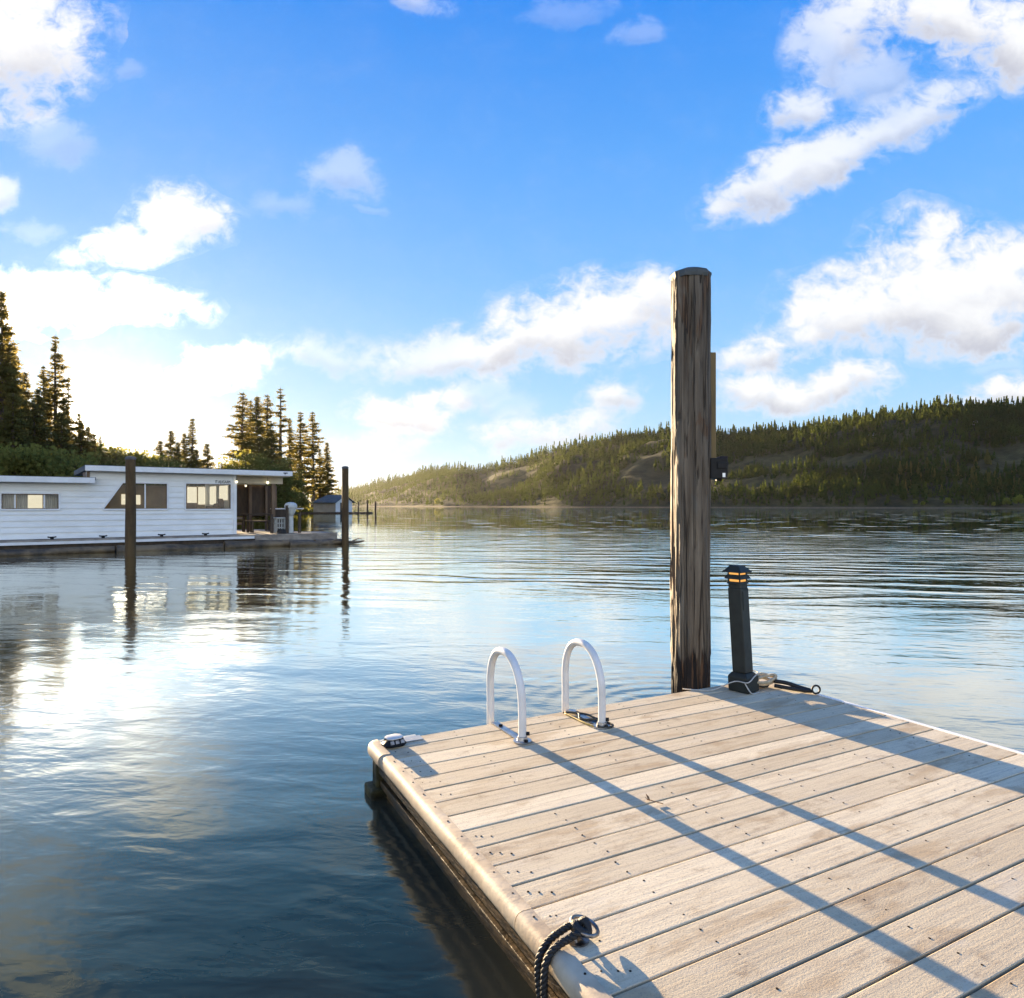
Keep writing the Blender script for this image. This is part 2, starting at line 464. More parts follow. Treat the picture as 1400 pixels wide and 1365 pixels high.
# deck boards: sun-bleached sand-grey composite, each board its own tone, stains and speckle
m, t, out = new_mat('deck_board')
co = obj_co(t)
tone = t.n('ShaderNodeAttribute', attribute_name='tone').outputs['Fac']
along = t.map(co, rot=(0, 0, R(-27.5)))
off = t.n('ShaderNodeCombineXYZ')
t.put(off.inputs[0], t.m('MULTIPLY', tone, 37.0))
cb = t.v('ADD', along, off.outputs[0])
grain = t.noise(t.map(cb, scale=(3.0, 60.0, 20)), 1.0, 6, 0.65)
speck = t.noise(cb, 170.0, 3, 0.7)
stain = t.noise(t.map(cb, scale=(1.4, 4.0, 1)), 1.6, 6, 0.62, 0.4)
col = t.mix(tone, (0.52, 0.435, 0.295), (0.70, 0.61, 0.435))
col = t.mix(t.m('MULTIPLY', t.ss(stain, 0.50, 0.68), 0.65), col, (0.35, 0.245, 0.135))
col = t.mix(t.m('MULTIPLY', t.ss(stain, 0.44, 0.28), 0.4), col, (0.57, 0.52, 0.43))
blot = t.noise(t.map(cb, scale=(1, 1.6, 1)), 5.5, 5, 0.7)
col = t.mix(t.m('MULTIPLY', t.ss(blot, 0.56, 0.74), 0.7), col, (0.27, 0.20, 0.13))
col = t.mix(t.m('MULTIPLY', t.ss(grain, 0.40, 0.72), 0.42), col, (0.30, 0.24, 0.18))
col = t.mix(t.m('MULTIPLY', t.ss(speck, 0.54, 0.68), 0.55), col, (0.20, 0.165, 0.13))
hh = t.m('ADD', t.m('MULTIPLY', grain, 0.6), t.m('MULTIPLY', speck, 0.6))
principled(t, out, col, 0.82, 0, 0.25, bump(t, hh, 0.0013))
M['deck'] = m

# old pile: split grey-brown wood, tarred and rotten at the foot
m, t, out = new_mat('weathered_pile')
co = obj_co(t)
g = t.noise(t.map(co, scale=(15, 15, 1.25)), 1.0, 8, 0.65, 0.25)
g2 = t.noise(t.map(co, scale=(42, 42, 1.6)), 1.0, 6, 0.65)
patch = t.noise(t.map(co, scale=(6, 6, 1.6)), 1.0, 6, 0.6, 0.6)
col = t.ramp(g, [(0.24, (0.035, 0.025, 0.016)), (0.38, (0.095, 0.072, 0.048)), (0.54, (0.145, 0.115, 0.080)), (0.72, (0.235, 0.195, 0.140))])
col = t.mix(t.m('MULTIPLY', t.ss(patch, 0.53, 0.64), 0.75), col, (0.12, 0.062, 0.028))
col = t.mix(t.m('MULTIPLY', t.ss(patch, 0.44, 0.30), 0.5), col, (0.135, 0.138, 0.122))
col = t.mix(t.m('MULTIPLY', t.ss(g2, 0.5, 0.75), 0.5), col, (0.05, 0.036, 0.026))
ck = t.noise(t.map(co, scale=(17, 17, 0.33)), 1.0, 3, 0.5, 0.5)
crack = t.ss(t.m('ABSOLUTE', t.m('SUBTRACT', ck, 0.5)), 0.024, 0.006)
ck2 = t.noise(t.map(co, (3, 1, 0), scale=(30, 30, 0.8)), 1.0, 2, 0.5, 0.4)
crack = t.m('MAXIMUM', crack, t.m('MULTIPLY', t.ss(t.m('ABSOLUTE', t.m('SUBTRACT', ck2, 0.5)), 0.026, 0.006), t.ss(patch, 0.45, 0.60)))
col = t.mix(t.m('MULTIPLY', crack, 0.75), col, (0.008, 0.006, 0.004))
zz = t.n('ShaderNodeSeparateXYZ')
t.put(zz.inputs[0], co)
foot = t.ss(t.m('ADD', zz.outputs[2], t.m('MULTIPLY', t.m('SUBTRACT', t.noise(t.map(co, scale=(20, 20, 2.5)), 1.0, 5, 0.6), 0.5), 0.55)), 0.53, 0.43)
col = t.mix(foot, col, t.mix(t.ss(g2, 0.5, 0.62), (0.010, 0.007, 0.006), (0.10, 0.05, 0.022)))
principled(t, out, col, 0.7, 0, 0.3, bump(t, t.m('SUBTRACT', t.m('ADD', g, t.m('MULTIPLY', g2, 0.6)), crack), 0.012))
M['pile'] = m


# ------------------------------------------------------------------ mesh helper
def rot2(a):
    return math.cos(a), math.sin(a)


class MB:
    def __init__(self, xf=None):
        self.v, self.f, self.mi, self.tone, self.xf, self.cur, self.ct = [], [], [], [], xf, 0, 0.5

    def add(self, vs, fs):
        b = len(self.v)
        for p in vs:
            p = tuple(p)
            self.v.append(self.xf(*p) if self.xf else p)
        for q in fs:
            self.f.append([b + i for i in q])
            self.mi.append(self.cur)
            self.tone.append(self.ct)

    def box(self, a, b):
        (x0, y0, z0), (x1, y1, z1) = a, b
        x0, x1 = min(x0, x1), max(x0, x1)
        y0, y1 = min(y0, y1), max(y0, y1)
        z0, z1 = min(z0, z1), max(z0, z1)
        self.add([(x0, y0, z0), (x1, y0, z0), (x1, y1, z0), (x0, y1, z0), (x0, y0, z1), (x1, y0, z1), (x1, y1, z1), (x0, y1, z1)],
                 [(0, 3, 2, 1), (4, 5, 6, 7), (0, 1, 5, 4), (1, 2, 6, 5), (2, 3, 7, 6), (3, 0, 4, 7)])

    def rbox(self, c, size, yaw=0.0, z0=None):
        cx, cy, cz = c
        sx, sy, sz = (x / 2 for x in size)
        ca, sa = rot2(yaw)
        vs = []
        for (x, y, z) in [(-sx, -sy, -sz), (sx, -sy, -sz), (sx, sy, -sz), (-sx, sy, -sz), (-sx, -sy, sz), (sx, -sy, sz), (sx, sy, sz), (-sx, sy, sz)]:
            vs.append((cx + ca * x - sa * y, cy + sa * x + ca * y, cz + z))
        self.add(vs, [(0, 3, 2, 1), (4, 5, 6, 7), (0, 1, 5, 4), (1, 2, 6, 5), (2, 3, 7, 6), (3, 0, 4, 7)])

    def rings(self, rings, close=True, cap=True):
        n = len(rings[0])
        vs = [p for r in rings for p in r]
        fs = []
        for i in range(len(rings) - 1):
            for j in range(n if close else n - 1):
                k = (j + 1) % n
                fs.append((i * n + j, i * n + k, (i + 1) * n + k, (i + 1) * n + j))
        if cap:
            fs.append(tuple(reversed(range(n))))
            fs.append(tuple((len(rings) - 1) * n + j for j in range(n)))
        self.add(vs, fs)

    def lathe(self, c, prof, n=16, yaw=0.0, sq=False):
        rs = []
        for (r, z) in prof:
            rs.append([(c[0] + r * math.cos(yaw + 2 * math.pi * j / n), c[1] + r * math.sin(yaw + 2 * math.pi * j / n), c[2] + z) for j in range(n)])
        self.rings(rs)

    def tube(self, pts, r, n=8, smooth=True, close=False, k=5):
        pts = [Vector(p) for p in pts]
        if smooth and len(pts) > 2:
            q = []
            L = len(pts)
            rng = range(L) if close else range(L - 1)
            for i in rng:
                p0 = pts[(i - 1) % L] if close or i > 0 else pts[0]
                p1, p2 = pts[i], pts[(i + 1) % L]
                p3 = pts[(i + 2) % L] if close or i + 2 < L else pts[-1]
                for s in range(k):
                    u = s / k
                    q.append(0.5 * ((2 * p1) + (p2 - p0) * u + (2 * p0 - 5 * p1 + 4 * p2 - p3) * u * u + (3 * p1 - p0 - 3 * p2 + p3) * u ** 3))
            if not close:
                q.append(pts[-1])
            pts = q
        L = len(pts)
        rs = []
        nrm = None
        for i in range(L):
            a = pts[(i - 1) % L] if close or i > 0 else pts[i]
            b = pts[(i + 1) % L] if close or i < L - 1 else pts[i]
            d = (b - a).normalized()
            if nrm is None:
                nrm = d.cross(Vector((0, 0, 1)))
                if nrm.length < 1e-3:
                    nrm = d.cross(Vector((1, 0, 0)))
                nrm.normalize()
            else:
                nrm = (nrm - d * nrm.dot(d)).normalized()
            bi = d.cross(nrm)
            ri = r(i / max(1, L - 1)) if callable(r) else r
            rs.append([pts[i] + (nrm * math.cos(2 * math.pi * j / n) + bi * math.sin(2 * math.pi * j / n)) * ri for j in range(n)])
        if close:
            rs.append(rs[0])
        self.rings(rs, True, not close)

    def sweep(self, path, prof):
        """prof: list of (out, z) offsets; path: list of (x, y, nx, ny) points with outward miter vectors"""
        rs = [[(x + nx * o, y + ny * o, z) for (o, z) in prof] for (x, y, nx, ny) in path]
        self.rings(rs, True, True)

    def twist(self, pts, r, strands=3, pitch=0.05, close=False):
        """a laid rope: strands wound round the path"""
        P = [Vector(p) for p in pts]
        L = len(P)
        q = []
        for i in (range(L) if close else range(L - 1)):
            p0 = P[(i - 1) % L] if close or i > 0 else P[0]
            p1, p2 = P[i], P[(i + 1) % L]
            p3 = P[(i + 2) % L] if close or i + 2 < L else P[-1]
            k = max(4, int((p2 - p1).length / (pitch / 7)))
            for s_ in range(k):
                u = s_ / k
                q.append(0.5 * ((2 * p1) + (p2 - p0) * u + (2 * p0 - 5 * p1 + 4 * p2 - p3) * u * u + (3 * p1 - p0 - 3 * p2 + p3) * u ** 3))
        q.append(P[0].copy() if close else P[-1])
        for st in range(strands):
            nrm, dist, line = None, 0.0, []
            for i, p in enumerate(q):
                d = (q[min(i + 1, len(q) - 1)] - q[max(i - 1, 0)]).normalized()
                if nrm is None:
                    nrm = d.cross(Vector((0.3, 0.2, 1))).normalized()
                else:
                    nrm = (nrm - d * nrm.dot(d)).normalized()
                    dist += (p - q[i - 1]).length
                a = 2 * math.pi * (dist / pitch + st / strands)
                line.append(p + (nrm * math.cos(a) + d.cross(nrm) * math.sin(a)) * r * 0.52)
            self.tube(line, r * 0.56, 6, smooth=False)

    def build(self, name, mats, parent=None, smooth=False, bevel=0.0, base=None, seg=2):
        me = bpy.data.meshes.new(name)
        off = Vector((0, 0, 0))
        if parent is not None:
            q = parent
            while q is not None:
                off += Vector(q.location)
                q = q.parent
        elif base is not None:
            off = Vector(base)
        me.from_pydata([(p[0] - off.x, p[1] - off.y, p[2] - off.z) for p in self.v], [], self.f)
        mats = mats if isinstance(mats, (list, tuple)) else [mats]
        for mt in mats:
            me.materials.append(M[mt] if isinstance(mt, str) else mt)
        if len(mats) > 1:
            me.polygons.foreach_set('material_index', self.mi)
        at = me.attributes.new('tone', 'FLOAT', 'FACE')
        at.data.foreach_set('value', self.tone)
        if smooth:
            me.shade_smooth()
            if smooth == 'auto':
                me.set_sharp_from_angle(angle=R(40))
        me.validate()
        o = bpy.data.objects.new(name, me)
        sc.collection.objects.link(o)
        if parent is not None:
            o.parent = parent
        else:
            o.location = off
        if bevel:
            bv = o.modifiers.new('edge', 'BEVEL')
            bv.width, bv.segments, bv.limit_method = bevel, seg, 'ANGLE'
        return o


def tag(o, label=None, cat=None, group=None, kind=None):
    if label:
        o['label'] = label
    if cat:
        o['category'] = cat
    if group:
        o['group'] = group
    if kind:
        o['kind'] = kind
    return o


def thing(name, label, cat, loc, group=None):
    o = bpy.data.objects.new(name, None)
    o.empty_display_size = 0.2
    sc.collection.objects.link(o)
    o.location = loc
    return tag(o, label, cat, group)


def quads_mesh(name, c, a, b, mats):
    """one mesh of loose quads: centres c, half axes a and b (numpy N x 3)"""
    n = len(c)
    v = np.stack([c - a - b, c + a - b, c + a * 0.8 + b, c - a * 0.8 + b], 1).reshape(-1, 3)
    me = bpy.data.meshes.new(name)
    me.vertices.add(4 * n)
    me.vertices.foreach_set('co', v.ravel().astype(np.float32))
    me.loops.add(4 * n)
    me.loops.foreach_set('vertex_index', np.arange(4 * n, dtype=np.int32))
    me.polygons.add(n)
    me.polygons.foreach_set('loop_start', np.arange(0, 4 * n, 4, dtype=np.int32))
    me.update(calc_edges=True)
    me.validate()
    me.materials.append(M[mats])
    return me


def at_px(px, Z):
    return (px - CX) / FPX * Z


def z_at(py, Z):
    return CAMZ + (HY - py) * Z / FPX


# ------------------------------------------------------------------ water
mb = MB()
mb.add([(-4200, -900, 0), (4200, -900, 0), (4200, 4200, 0), (-4200, 4200, 0)], [(0, 1, 2, 3)])
tag(mb.build('water', 'water'), kind='structure')


# ------------------------------------------------------------------ far hills across the lake
def interp(x, tab):
    return float(np.interp(x, [p[0] for p in tab], [p[1] for p in tab]))


SHORE = [(-600, 1900), (300, 1500), (480, 1150), (620, 820), (760, 640), (900, 540), (1100, 450), (1400, 380), (1900, 330), (2400, 310)]
RIDGE = [(-600, 690), (300, 686), (440, 682), (480, 674), (540, 659), (590, 646), (625, 643), (650, 648), (690, 638), (760, 617), (850, 603), (915, 595), (1000, 601),
         (1100, 592), (1190, 577), (1250, 571), (1290, 563), (1400, 565), (1600, 560), (2400, 560)]


def hill_z(px, q):
    y0 = interp(px, SHORE)
    yr = y0 * 1.55
    rz = (HY - interp(px, RIDGE)) * yr / FPX + CAMZ
    Y = y0 * (1 + 0.55 * q)
    X = (px - CX) / FPX * Y
    sh = q ** 0.9 if q <= 1 else 1 - 0.9 * (q - 1)
    n1 = mnoise.fractal(Vector((X * 0.006, Y * 0.006, 1.7)), 0.8, 2.1, 4)
    n2 = mnoise.fractal(Vector((X * 0.022, Y * 0.013, 5.1)), 0.9, 2.1, 4)
    w = math.sin(math.pi * min(max(q, 0), 1)) ** 0.8
    z = rz * (sh + w * (0.17 * n1 + 0.085 * n2))
    if q < 0.04:
        z = min(z, 0.35 + q * 45)
    return X, Y, z - (0.6 if q <= 0 else 0)


pxs = np.linspace(-600, 2400, 420)
qs = np.concatenate([[-0.01, 0.0, 0.006, 0.02], np.linspace(0.045, 1.35, 60)])
V, F = [], []
for i, px in enumerate(pxs):
    for q in qs:
        V.append(hill_z(px, max(q, 0)) if q >= 0 else (lambda p: (p[0] * .995, p[1] * .995, -1.5))(hill_z(px, 0)))
nq = len(qs)
for i in range(len(pxs) - 1):
    for j in range(nq - 1):
        F.append((i * nq + j, (i + 1) * nq + j, (i + 1) * nq + j + 1, i * nq + j + 1))
mb = MB()
mb.add(V, F)
mb.mi = [1 if (k % (nq - 1)) < 2 else 0 for k in range(len(F))]
tag(mb.build('hills', ['hill', 'beach'], smooth=True), kind='structure')

# the wood on the far slopes: past counting, one object
rng = np.random.default_rng(7)
cen, sa, sb = [], [], []


def far_tree(X, Y, Z, h, r, n=34):
    f = rng.random(n) ** 0.8
    az = rng.random(n) * 2 * np.pi
    rad = r * (1 - f) * (0.45 + 0.65 * rng.random(n)) + 0.05
    c = np.stack([X + rad * np.cos(az), Y + rad * np.sin(az), Z + h * (0.08 + 0.92 * f)], 1)
    s = (0.10 + 0.20 * (1 - f)) * r * (0.7 + 0.6 * rng.random(n)) + 0.10
    a = np.stack([-np.sin(az) * s, np.cos(az) * s, 0.2 * s * rng.standard_normal(n)], 1)
    b = np.stack([np.cos(az) * s * 0.5, np.sin(az) * s * 0.5, -s * (0.9 + 1.0 * rng.random(n))], 1) * 0.8
    cen.append(c)
    sa.append(a)
    sb.append(b)
    # leader
    cen.append(np.array([[X, Y, Z + h * 0.86]]))
    sa.append(np.array([[r * 0.16, 0, 0]]))
    sb.append(np.array([[0, 0, -h * 0.16]]))


CLEAR = [(1150, .40, 95, .055), (1110, .70, 55, .022), (1160, .73, 28, .02), (850, .50, 60, .035), (1030, .20, 50, .05), (1330, .50, 60, .04), (760, .66, 40, .03)]
nt = 0
while nt < 16000:
    px = rng.uniform(430, 1560) if rng.random() < 0.96 else rng.uniform(1560, 2000)
    q = rng.random() ** 0.85 * 1.08
    X, Y, Z = hill_z(px, q)
    dn = mnoise.fractal(Vector((X * 0.011, Y * 0.011, 9.2)), 0.9, 2.0, 4)
    dn2 = mnoise.fractal(Vector((X * 0.005, Y * 0.008, 4.4)), 0.8, 2.0, 3)
    keep = 1.05 + 1.1 * dn + (0.45 if q > 0.8 else 0) - (1.6 if dn2 > 0.43 and q < 0.85 else 0)
    for (cx_, cq_, wx_, wq_) in CLEAR:
        if abs(px - cx_) < wx_ * (1 + .5 * dn) and abs(q - cq_) < wq_ * (1 + .6 * dn):
            keep = -1
    if rng.random() > keep or q < 0.02:
        continue
    sizeY = 0.72 + 0.28 * Y / 700
    h = (4.6 + 6.2 * rng.random() ** 1.6) * sizeY * (rng.uniform(.7, 1.75) if q > 0.86 else 1)
    far_tree(X, Y, Z - 0.3, h, h * (0.16 + 0.10 * rng.random()), 34 if Y < 900 else 20)
    nt += 1
me = quads_mesh('hillside_wood', np.concatenate(cen), np.concatenate(sa), np.concatenate(sb), 'far_needles')
o = bpy.data.objects.new('hillside_wood', me)
sc.collection.objects.link(o)
tag(o, 'dense conifer wood covering the hills across the lake', 'woodland', kind='stuff')


# ------------------------------------------------------------------ near bank on the left
def shore_x(Y):
    return -41.5 - 1.5 * mnoise.noise(Vector((Y * 0.05, 0.3, 0))) - max(0.0, Y - 158) ** 1.5 * 0.22


def bank_z(X, Y):
    d = shore_x(Y) - X
    if d < 0:
        return max(-1.5, d * 0.5)
    n = mnoise.fractal(Vector((X * 0.06, Y * 0.06, 3.3)), 0.9, 2.0, 4)
    rise = 0.30 if Y < 100 else 0.30 - 0.14 * min(1, (Y - 100) / 50)
    return min(d * rise, 4 + d * 0.16) * (1 + 0.35 * n) + 0.15 * min(d, 1)


V, F = [], []
ys = np.linspace(8, 186, 120)
ds = np.concatenate([[-3, -1, 0], np.linspace(0.6, 90, 50)])
for Y in ys:
    for d in ds:
        X = shore_x(Y) - d
        V.append((X, Y, bank_z(X, Y)))
nd = len(ds)
for i in range(len(ys) - 1):
    for j in range(nd - 1):
        F.append((i * nd + j, i * nd + j + 1, (i + 1) * nd + j + 1, (i + 1) * nd + j))
mb = MB()
mb.add(V, F)
tag(mb.build('terrain', 'bank', smooth=True), kind='structure')

# scrub on the bank
rng = np.random.default_rng(21)
cc = []
for k in range(900):
    Y = rng.uniform(24, 172)
    d = rng.random() ** 1.4 * 34
    X = shore_x(Y) - d
    z = bank_z(X, Y)
    r = rng.uniform(0.4, 1.1)
    n = 26
    cc.append(np.stack([X + r * rng.standard_normal(n) * 0.55, Y + r * rng.standard_normal(n) * 0.55, z + np.abs(rng.standard_normal(n)) * r * 0.5], 1))
cc = np.concatenate(cc)
n = len(cc)


def rnd_axes(n, s, rng, flat=0.0):
    a = rng.standard_normal((n, 3))
    a /= np.linalg.norm(a, axis=1)[:, None]
    b = rng.standard_normal((n, 3))
    b -= a * np.sum(a * b, 1)[:, None]
    b /= np.linalg.norm(b, axis=1)[:, None]
    return a * s[:, None], b * s[:, None]


s = rng.uniform(0.10, 0.24, n)
a, b = rnd_axes(n, s, rng)
o = bpy.data.objects.new('undergrowth', quads_mesh('undergrowth', cc, a, b * 0.7, 'leaves'))
sc.collection.objects.link(o)
tag(o, 'low green scrub covering the near bank behind the floating house', 'undergrowth', kind='stuff')


# ------------------------------------------------------------------ tree prototypes (built once, copied)
def make_conifer(seed, H, rad, z0, whorl, droop, clump0, sparse, lean=0.0):
    rg = np.random.default_rng(seed)
    tm = MB()
    pts = []
    for i in range(9):
        f = i / 8
        pts.append((0.10 * math.sin(seed + f * 4) * f + lean * f, 0.10 * math.cos(seed * 2 + f * 3) * f, H * f))
    tm.tube(pts, lambda u: 0.014 * H * (1 - u) ** 0.85 + 0.015, 8)
    C, A, B = [], [], []
    z = z0 * H
    while z < H * 0.985:
        f = (z - z0 * H) / (H * (1 - z0))
        r = rad * ((1 - f) ** 0.82) * (0.55 + 0.45 * min(1, f * 6 + 0.2)) * rg.uniform(0.75, 1.2) + 0.05
        nb = rg.integers(4, 7) if f < 0.9 else 4
        cx = lean * z / H
        for k in range(nb):
            if rg.random() < sparse * (1 - 0.6 * f):
                continue
            az = rg.random() * 2 * np.pi
            L = r * rg.uniform(0.55, 1.15)
            dz = -droop * rg.uniform(0.3, 1.2) * (1 - f) + 0.35 * f
            d = np.array([math.cos(az), math.sin(az), dz])
            base = np.array([cx, 0, z])
            tm.tube([tuple(base), tuple(base + d * L * 0.5), tuple(base + d * L * 0.95 + np.array([0, 0, 0.08 * L]))], lambda u: 0.05 * (1 - u) * (0.3 + L / rad) + 0.012, 3, k=2)
            clump = clump0 * (1.0 - 0.50 * f)
            nc = max(2, int(L / clump * 2.3))
            for q in range(nc):
                u = 0.22 + 0.80 * (q + rg.random() * 0.7) / nc
                p = base + d * L * u + np.array([0, 0, 0.10 * L * u * u])
                m_ = rg.integers(7, 11)
                cc = p + rg.standard_normal((m_, 3)) * clump * np.array([0.42, 0.42, 0.26])
                al = np.tile(d, (m_, 1)) + rg.standard_normal((m_, 3)) * 0.7
                al /= np.linalg.norm(al, axis=1)[:, None]
                bl = np.cross(al, rg.standard_normal((m_, 3)))
                bl /= np.linalg.norm(bl, axis=1)[:, None] + 1e-6
                sz = clump * rg.uniform(0.22, 0.42, m_)[:, None]
                C.append(cc)
                A.append(al * sz)
                B.append(bl * sz * 0.42)
        z += whorl * rg.uniform(0.7, 1.3) * (0.55 + 0.45 * (1 - f))
    return tm, quads_mesh('crown', np.concatenate(C), np.concatenate(A), np.concatenate(B), 'needles')


def make_broadleaf(seed, H, rx, mat, leaf, lobes=46, per=110):
    rg = np.random.default_rng(seed)
    tm = MB()
    tm.tube([(0, 0, 0), (0.05 * H * math.sin(seed), 0, H * 0.35), (0.06 * H * math.sin(seed), 0.03 * H, H * 0.75)], lambda u: 0.022 * H * (1 - 0.8 * u), 8)
    C = []
    for k in range(lobes):
        az = rg.random() * 2 * np.pi
        el = rg.uniform(-0.75, 1.0)
        rr = rg.uniform(0.45, 1.0)
        c = np.array([math.cos(az) * rx * rr * math.sqrt(max(0.05, 1 - el * el * 0.8)), math.sin(az) * rx * rr * math.sqrt(max(0.05, 1 - el * el * 0.8)), H * (0.56 + 0.40 * el * rr)])
        if k % 3 == 0:
            tm.tube([(0.04 * H * math.sin(seed), 0, H * 0.3), tuple(c * np.array([.55, .55, .8])), tuple(c)], lambda u: 0.011 * H * (1 - u) + 0.012, 4, k=3)
        s = rx * rg.uniform(0.16, 0.30)
        C.append(c + np.clip(rg.standard_normal((per, 3)), -1.75, 1.75) * s * np.array([1, 1, 0.7]))
    C = np.concatenate(C)
    n = len(C)
    a, b = rnd_axes(n, leaf * rg.uniform(0.6, 1.3, n), rg)
    return tm, quads_mesh('crown', C, a, b * 0.65, mat)


PROTO = {}


def proto(key, tm_me):
    tm, cm = tm_me
    t_o = tm.build('trunk', 'bark', smooth=True)
    PROTO[key] = (t_o, cm)


proto('pine_open', make_conifer(3, 24, 3.0, 0.16, 0.80, 0.25, 0.70, 0.26))
proto('pine_sparse', make_conifer(11, 26, 2.6, 0.42, 1.15, 0.10, 0.60, 0.45))
proto('fir_full', make_conifer(5, 22, 3.5, 0.06, 0.60, 0.42, 0.70, 0.10))
proto('fir_narrow', make_conifer(17, 23, 2.2, 0.10, 0.66, 0.40, 0.56, 0.18))
proto('leaf_round', make_broadleaf(2, 10, 4.2, 'leaves', 0.20))
proto('leaf_tall', make_broadleaf(8, 12, 3.6, 'leaves', 0.20))
proto('leaf_bright', make_broadleaf(14, 6, 2.6, 'bright_leaves', 0.22, 26, 60))
REFH = {'pine_open': 24, 'pine_sparse': 26, 'fir_full': 22, 'fir_narrow': 23, 'leaf_round': 10.2, 'leaf_tall': 12.2, 'leaf_bright': 6.1}
used = set()


def tree(name, kind, px, top_py, Z, label, group, wide=1.0, yaw=None, ground=None):
    X = at_px(px, Z)
    g = bank_z(X, Z) if ground is None else ground
    H = z_at(top_py, Z) - g
    k = H / REFH[kind]
    e = thing(name, label, 'tree', (X, Z, g - 0.15), group)
    e.scale = (k * wide, k * wide, k)
    e.rotation_euler = (0, 0, random.uniform(0, 6.28) if yaw is None else yaw)
    t_o, cm = PROTO[kind]
    if kind in used:
        t2 = t_o.copy()
        sc.collection.objects.link(t2)
    else:
        t2 = t_o
        used.add(kind)
    t2.parent = e
    t2.location = (0, 0, 0)
    c = bpy.data.objects.new('crown', cm)
    sc.collection.objects.link(c)
    c.parent = e
    return e


random.seed(4)
GP = 'tall conifers on the point'
tree('pine_tree', 'pine_open', 331, 534, 108, 'open pine at the left end of the stand on the point', GP, 1.9)
tree('pine_tree', 'pine_open', 342, 545, 118, 'pine second from the left in the stand on the point, behind the open end pine', GP, 1.6)
tree('fir_tree', 'fir_full', 352, 539, 116, 'golden-lit full fir left of the thin high pine, above the white roof', GP, 1.3)
tree('pine_tree', 'pine_open', 365, 537, 122, 'pine touching the left side of the thin highest pine on the point', GP, 1.6)
tree('pine_tree', 'pine_sparse', 383, 527, 128, 'highest pine on the point, thin bare trunk with open top', GP, 1.5)
tree('fir_tree', 'fir_narrow', 396, 574, 132, 'shorter narrow fir in the dip between the two halves of the stand', GP, 1.6)
tree('pine_tree', 'pine_open', 411, 561, 140, 'pine left of the paired tops near the boathouse', GP, 1.6)
tree('pine_tree', 'pine_open', 428, 561, 152, 'pine right of the paired tops, straight above the boathouse roof', GP, 1.6, None, 1.0)
tree('fir_tree', 'fir_full', 447, 603, 160, 'small fir at the right end of the stand beside the front mooring pile', GP, 1.3, None, 0.8)
tree('fir_tree', 'fir_full', 372, 585, 110, 'dark full fir low in the stand right behind the porch roof', GP, 1.8)
tree('fir_tree', 'fir_full', 355, 598, 104, 'low dark fir at the foot of the stand above the house lettering', GP, 1.9)
tree('fir_tree', 'fir_narrow', 437, 612, 156, 'low narrow fir filling the gap beside the smallest end fir', GP, 1.8, None, 0.8)
GB = 'conifers on the near bank'
tree('fir_tree', 'fir_full', 2, 392, 62, 'highest ragged fir cut by the left picture edge', GB, 0.95)
tree('fir_tree', 'fir_full', -60, 330, 58, 'tall fir just outside the left picture edge', GB, 0.8)
tree('fir_tree', 'fir_narrow', 20, 470, 66, 'fir close beside the highest ragged fir, lower top', GB, 1.3)
tree('pine_tree', 'pine_open', 76, 455, 74, 'lone pointed conifer rising clear of the bank trees against cloud', GB, 1.15)
tree('pine_tree', 'pine_open', 60, 497, 76, 'small open conifer leaning on the left of the lone pointed one', GB, 1.2)
tree('pine_tree', 'pine_sparse', 93, 512, 78, 'small sparse conifer right of the lone pointed one', GB, 1.1)
tree('fir_tree', 'fir_full', 8, 448, 70, 'dark fir filling the left edge behind the highest ragged fir', GB, 1.25)
tree('fir_tree', 'fir_full', 34, 505, 72, 'full fir between the left edge firs and the lone pointed conifer', GB, 1.3)
tree('fir_tree', 'fir_full', 52, 528, 68, 'fir with its top against the left side of the lone pointed conifer', GB, 1.3)
tree('fir_tree', 'fir_full', 88, 540, 74, 'fir with its top just right of the lone pointed conifer', GB, 1.3)
tree('fir_tree', 'fir_full', 108, 562, 76, 'last fir before the skyline dips to the sun glow', GB, 1.3)
tree('fir_tree', 'fir_full', 252, 590, 90, 'fir close on the left of the pointed conifer by the sun', GB, 1.2)
tree('fir_tree', 'fir_narrow', 263, 570, 88, 'pointed conifer top right of the sun glow', GB, 1.7)
tree('fir_tree', 'fir_full', 283, 604, 90, 'bushy fir below and right of the pointed conifer by the sun', GB, 1.6)
tree('fir_tree', 'fir_narrow', 303, 632, 95, 'smallest fir at the low right end of the near bank', GB, 2.0)
tree('fir_tree', 'fir_full', 18, 535, 60, 'spreading fir at the left edge under the highest fir', GB, 1.75)
tree('fir_tree', 'fir_full', 48, 548, 64, 'spreading fir under the lone pointed conifer, left side', GB, 1.75)
tree('fir_tree', 'fir_full', 84, 560, 66, 'spreading fir under the lone pointed conifer, right side', GB, 1.75)
tree('fir_tree', 'fir_full', 112, 574, 70, 'spreading fir where the skyline drops toward the sun', GB, 1.75)
tree('fir_tree', 'fir_full', 128, 590, 72, 'spreading fir at the left rim of the sun glow, over the roof step', GB, 1.75)
tree('fir_tree', 'fir_full', 243, 602, 84, 'spreading fir left of the pointed conifer by the sun', GB, 1.75)
tree('fir_tree', 'fir_full', 268, 612, 86, 'spreading fir at the foot of the pointed conifer by the sun', GB, 1.75)
tree('fir_tree', 'fir_full', 121, 580, 78, 'fir straight above the step between the two roofs', GB, 1.5)
tree('fir_tree', 'fir_narrow', 137, 594, 80, 'short fir at the left brink of the sun gap', GB, 1.9)
tree('fir_tree', 'fir_full', 219, 600, 82, 'short fir at the right brink of the sun gap', GB, 1.7)
tree('fir_tree', 'fir_full', 234, 586, 86, 'fir between the sun gap and the pointed conifer', GB, 1.5)
GL = 'leafy trees on the near bank'
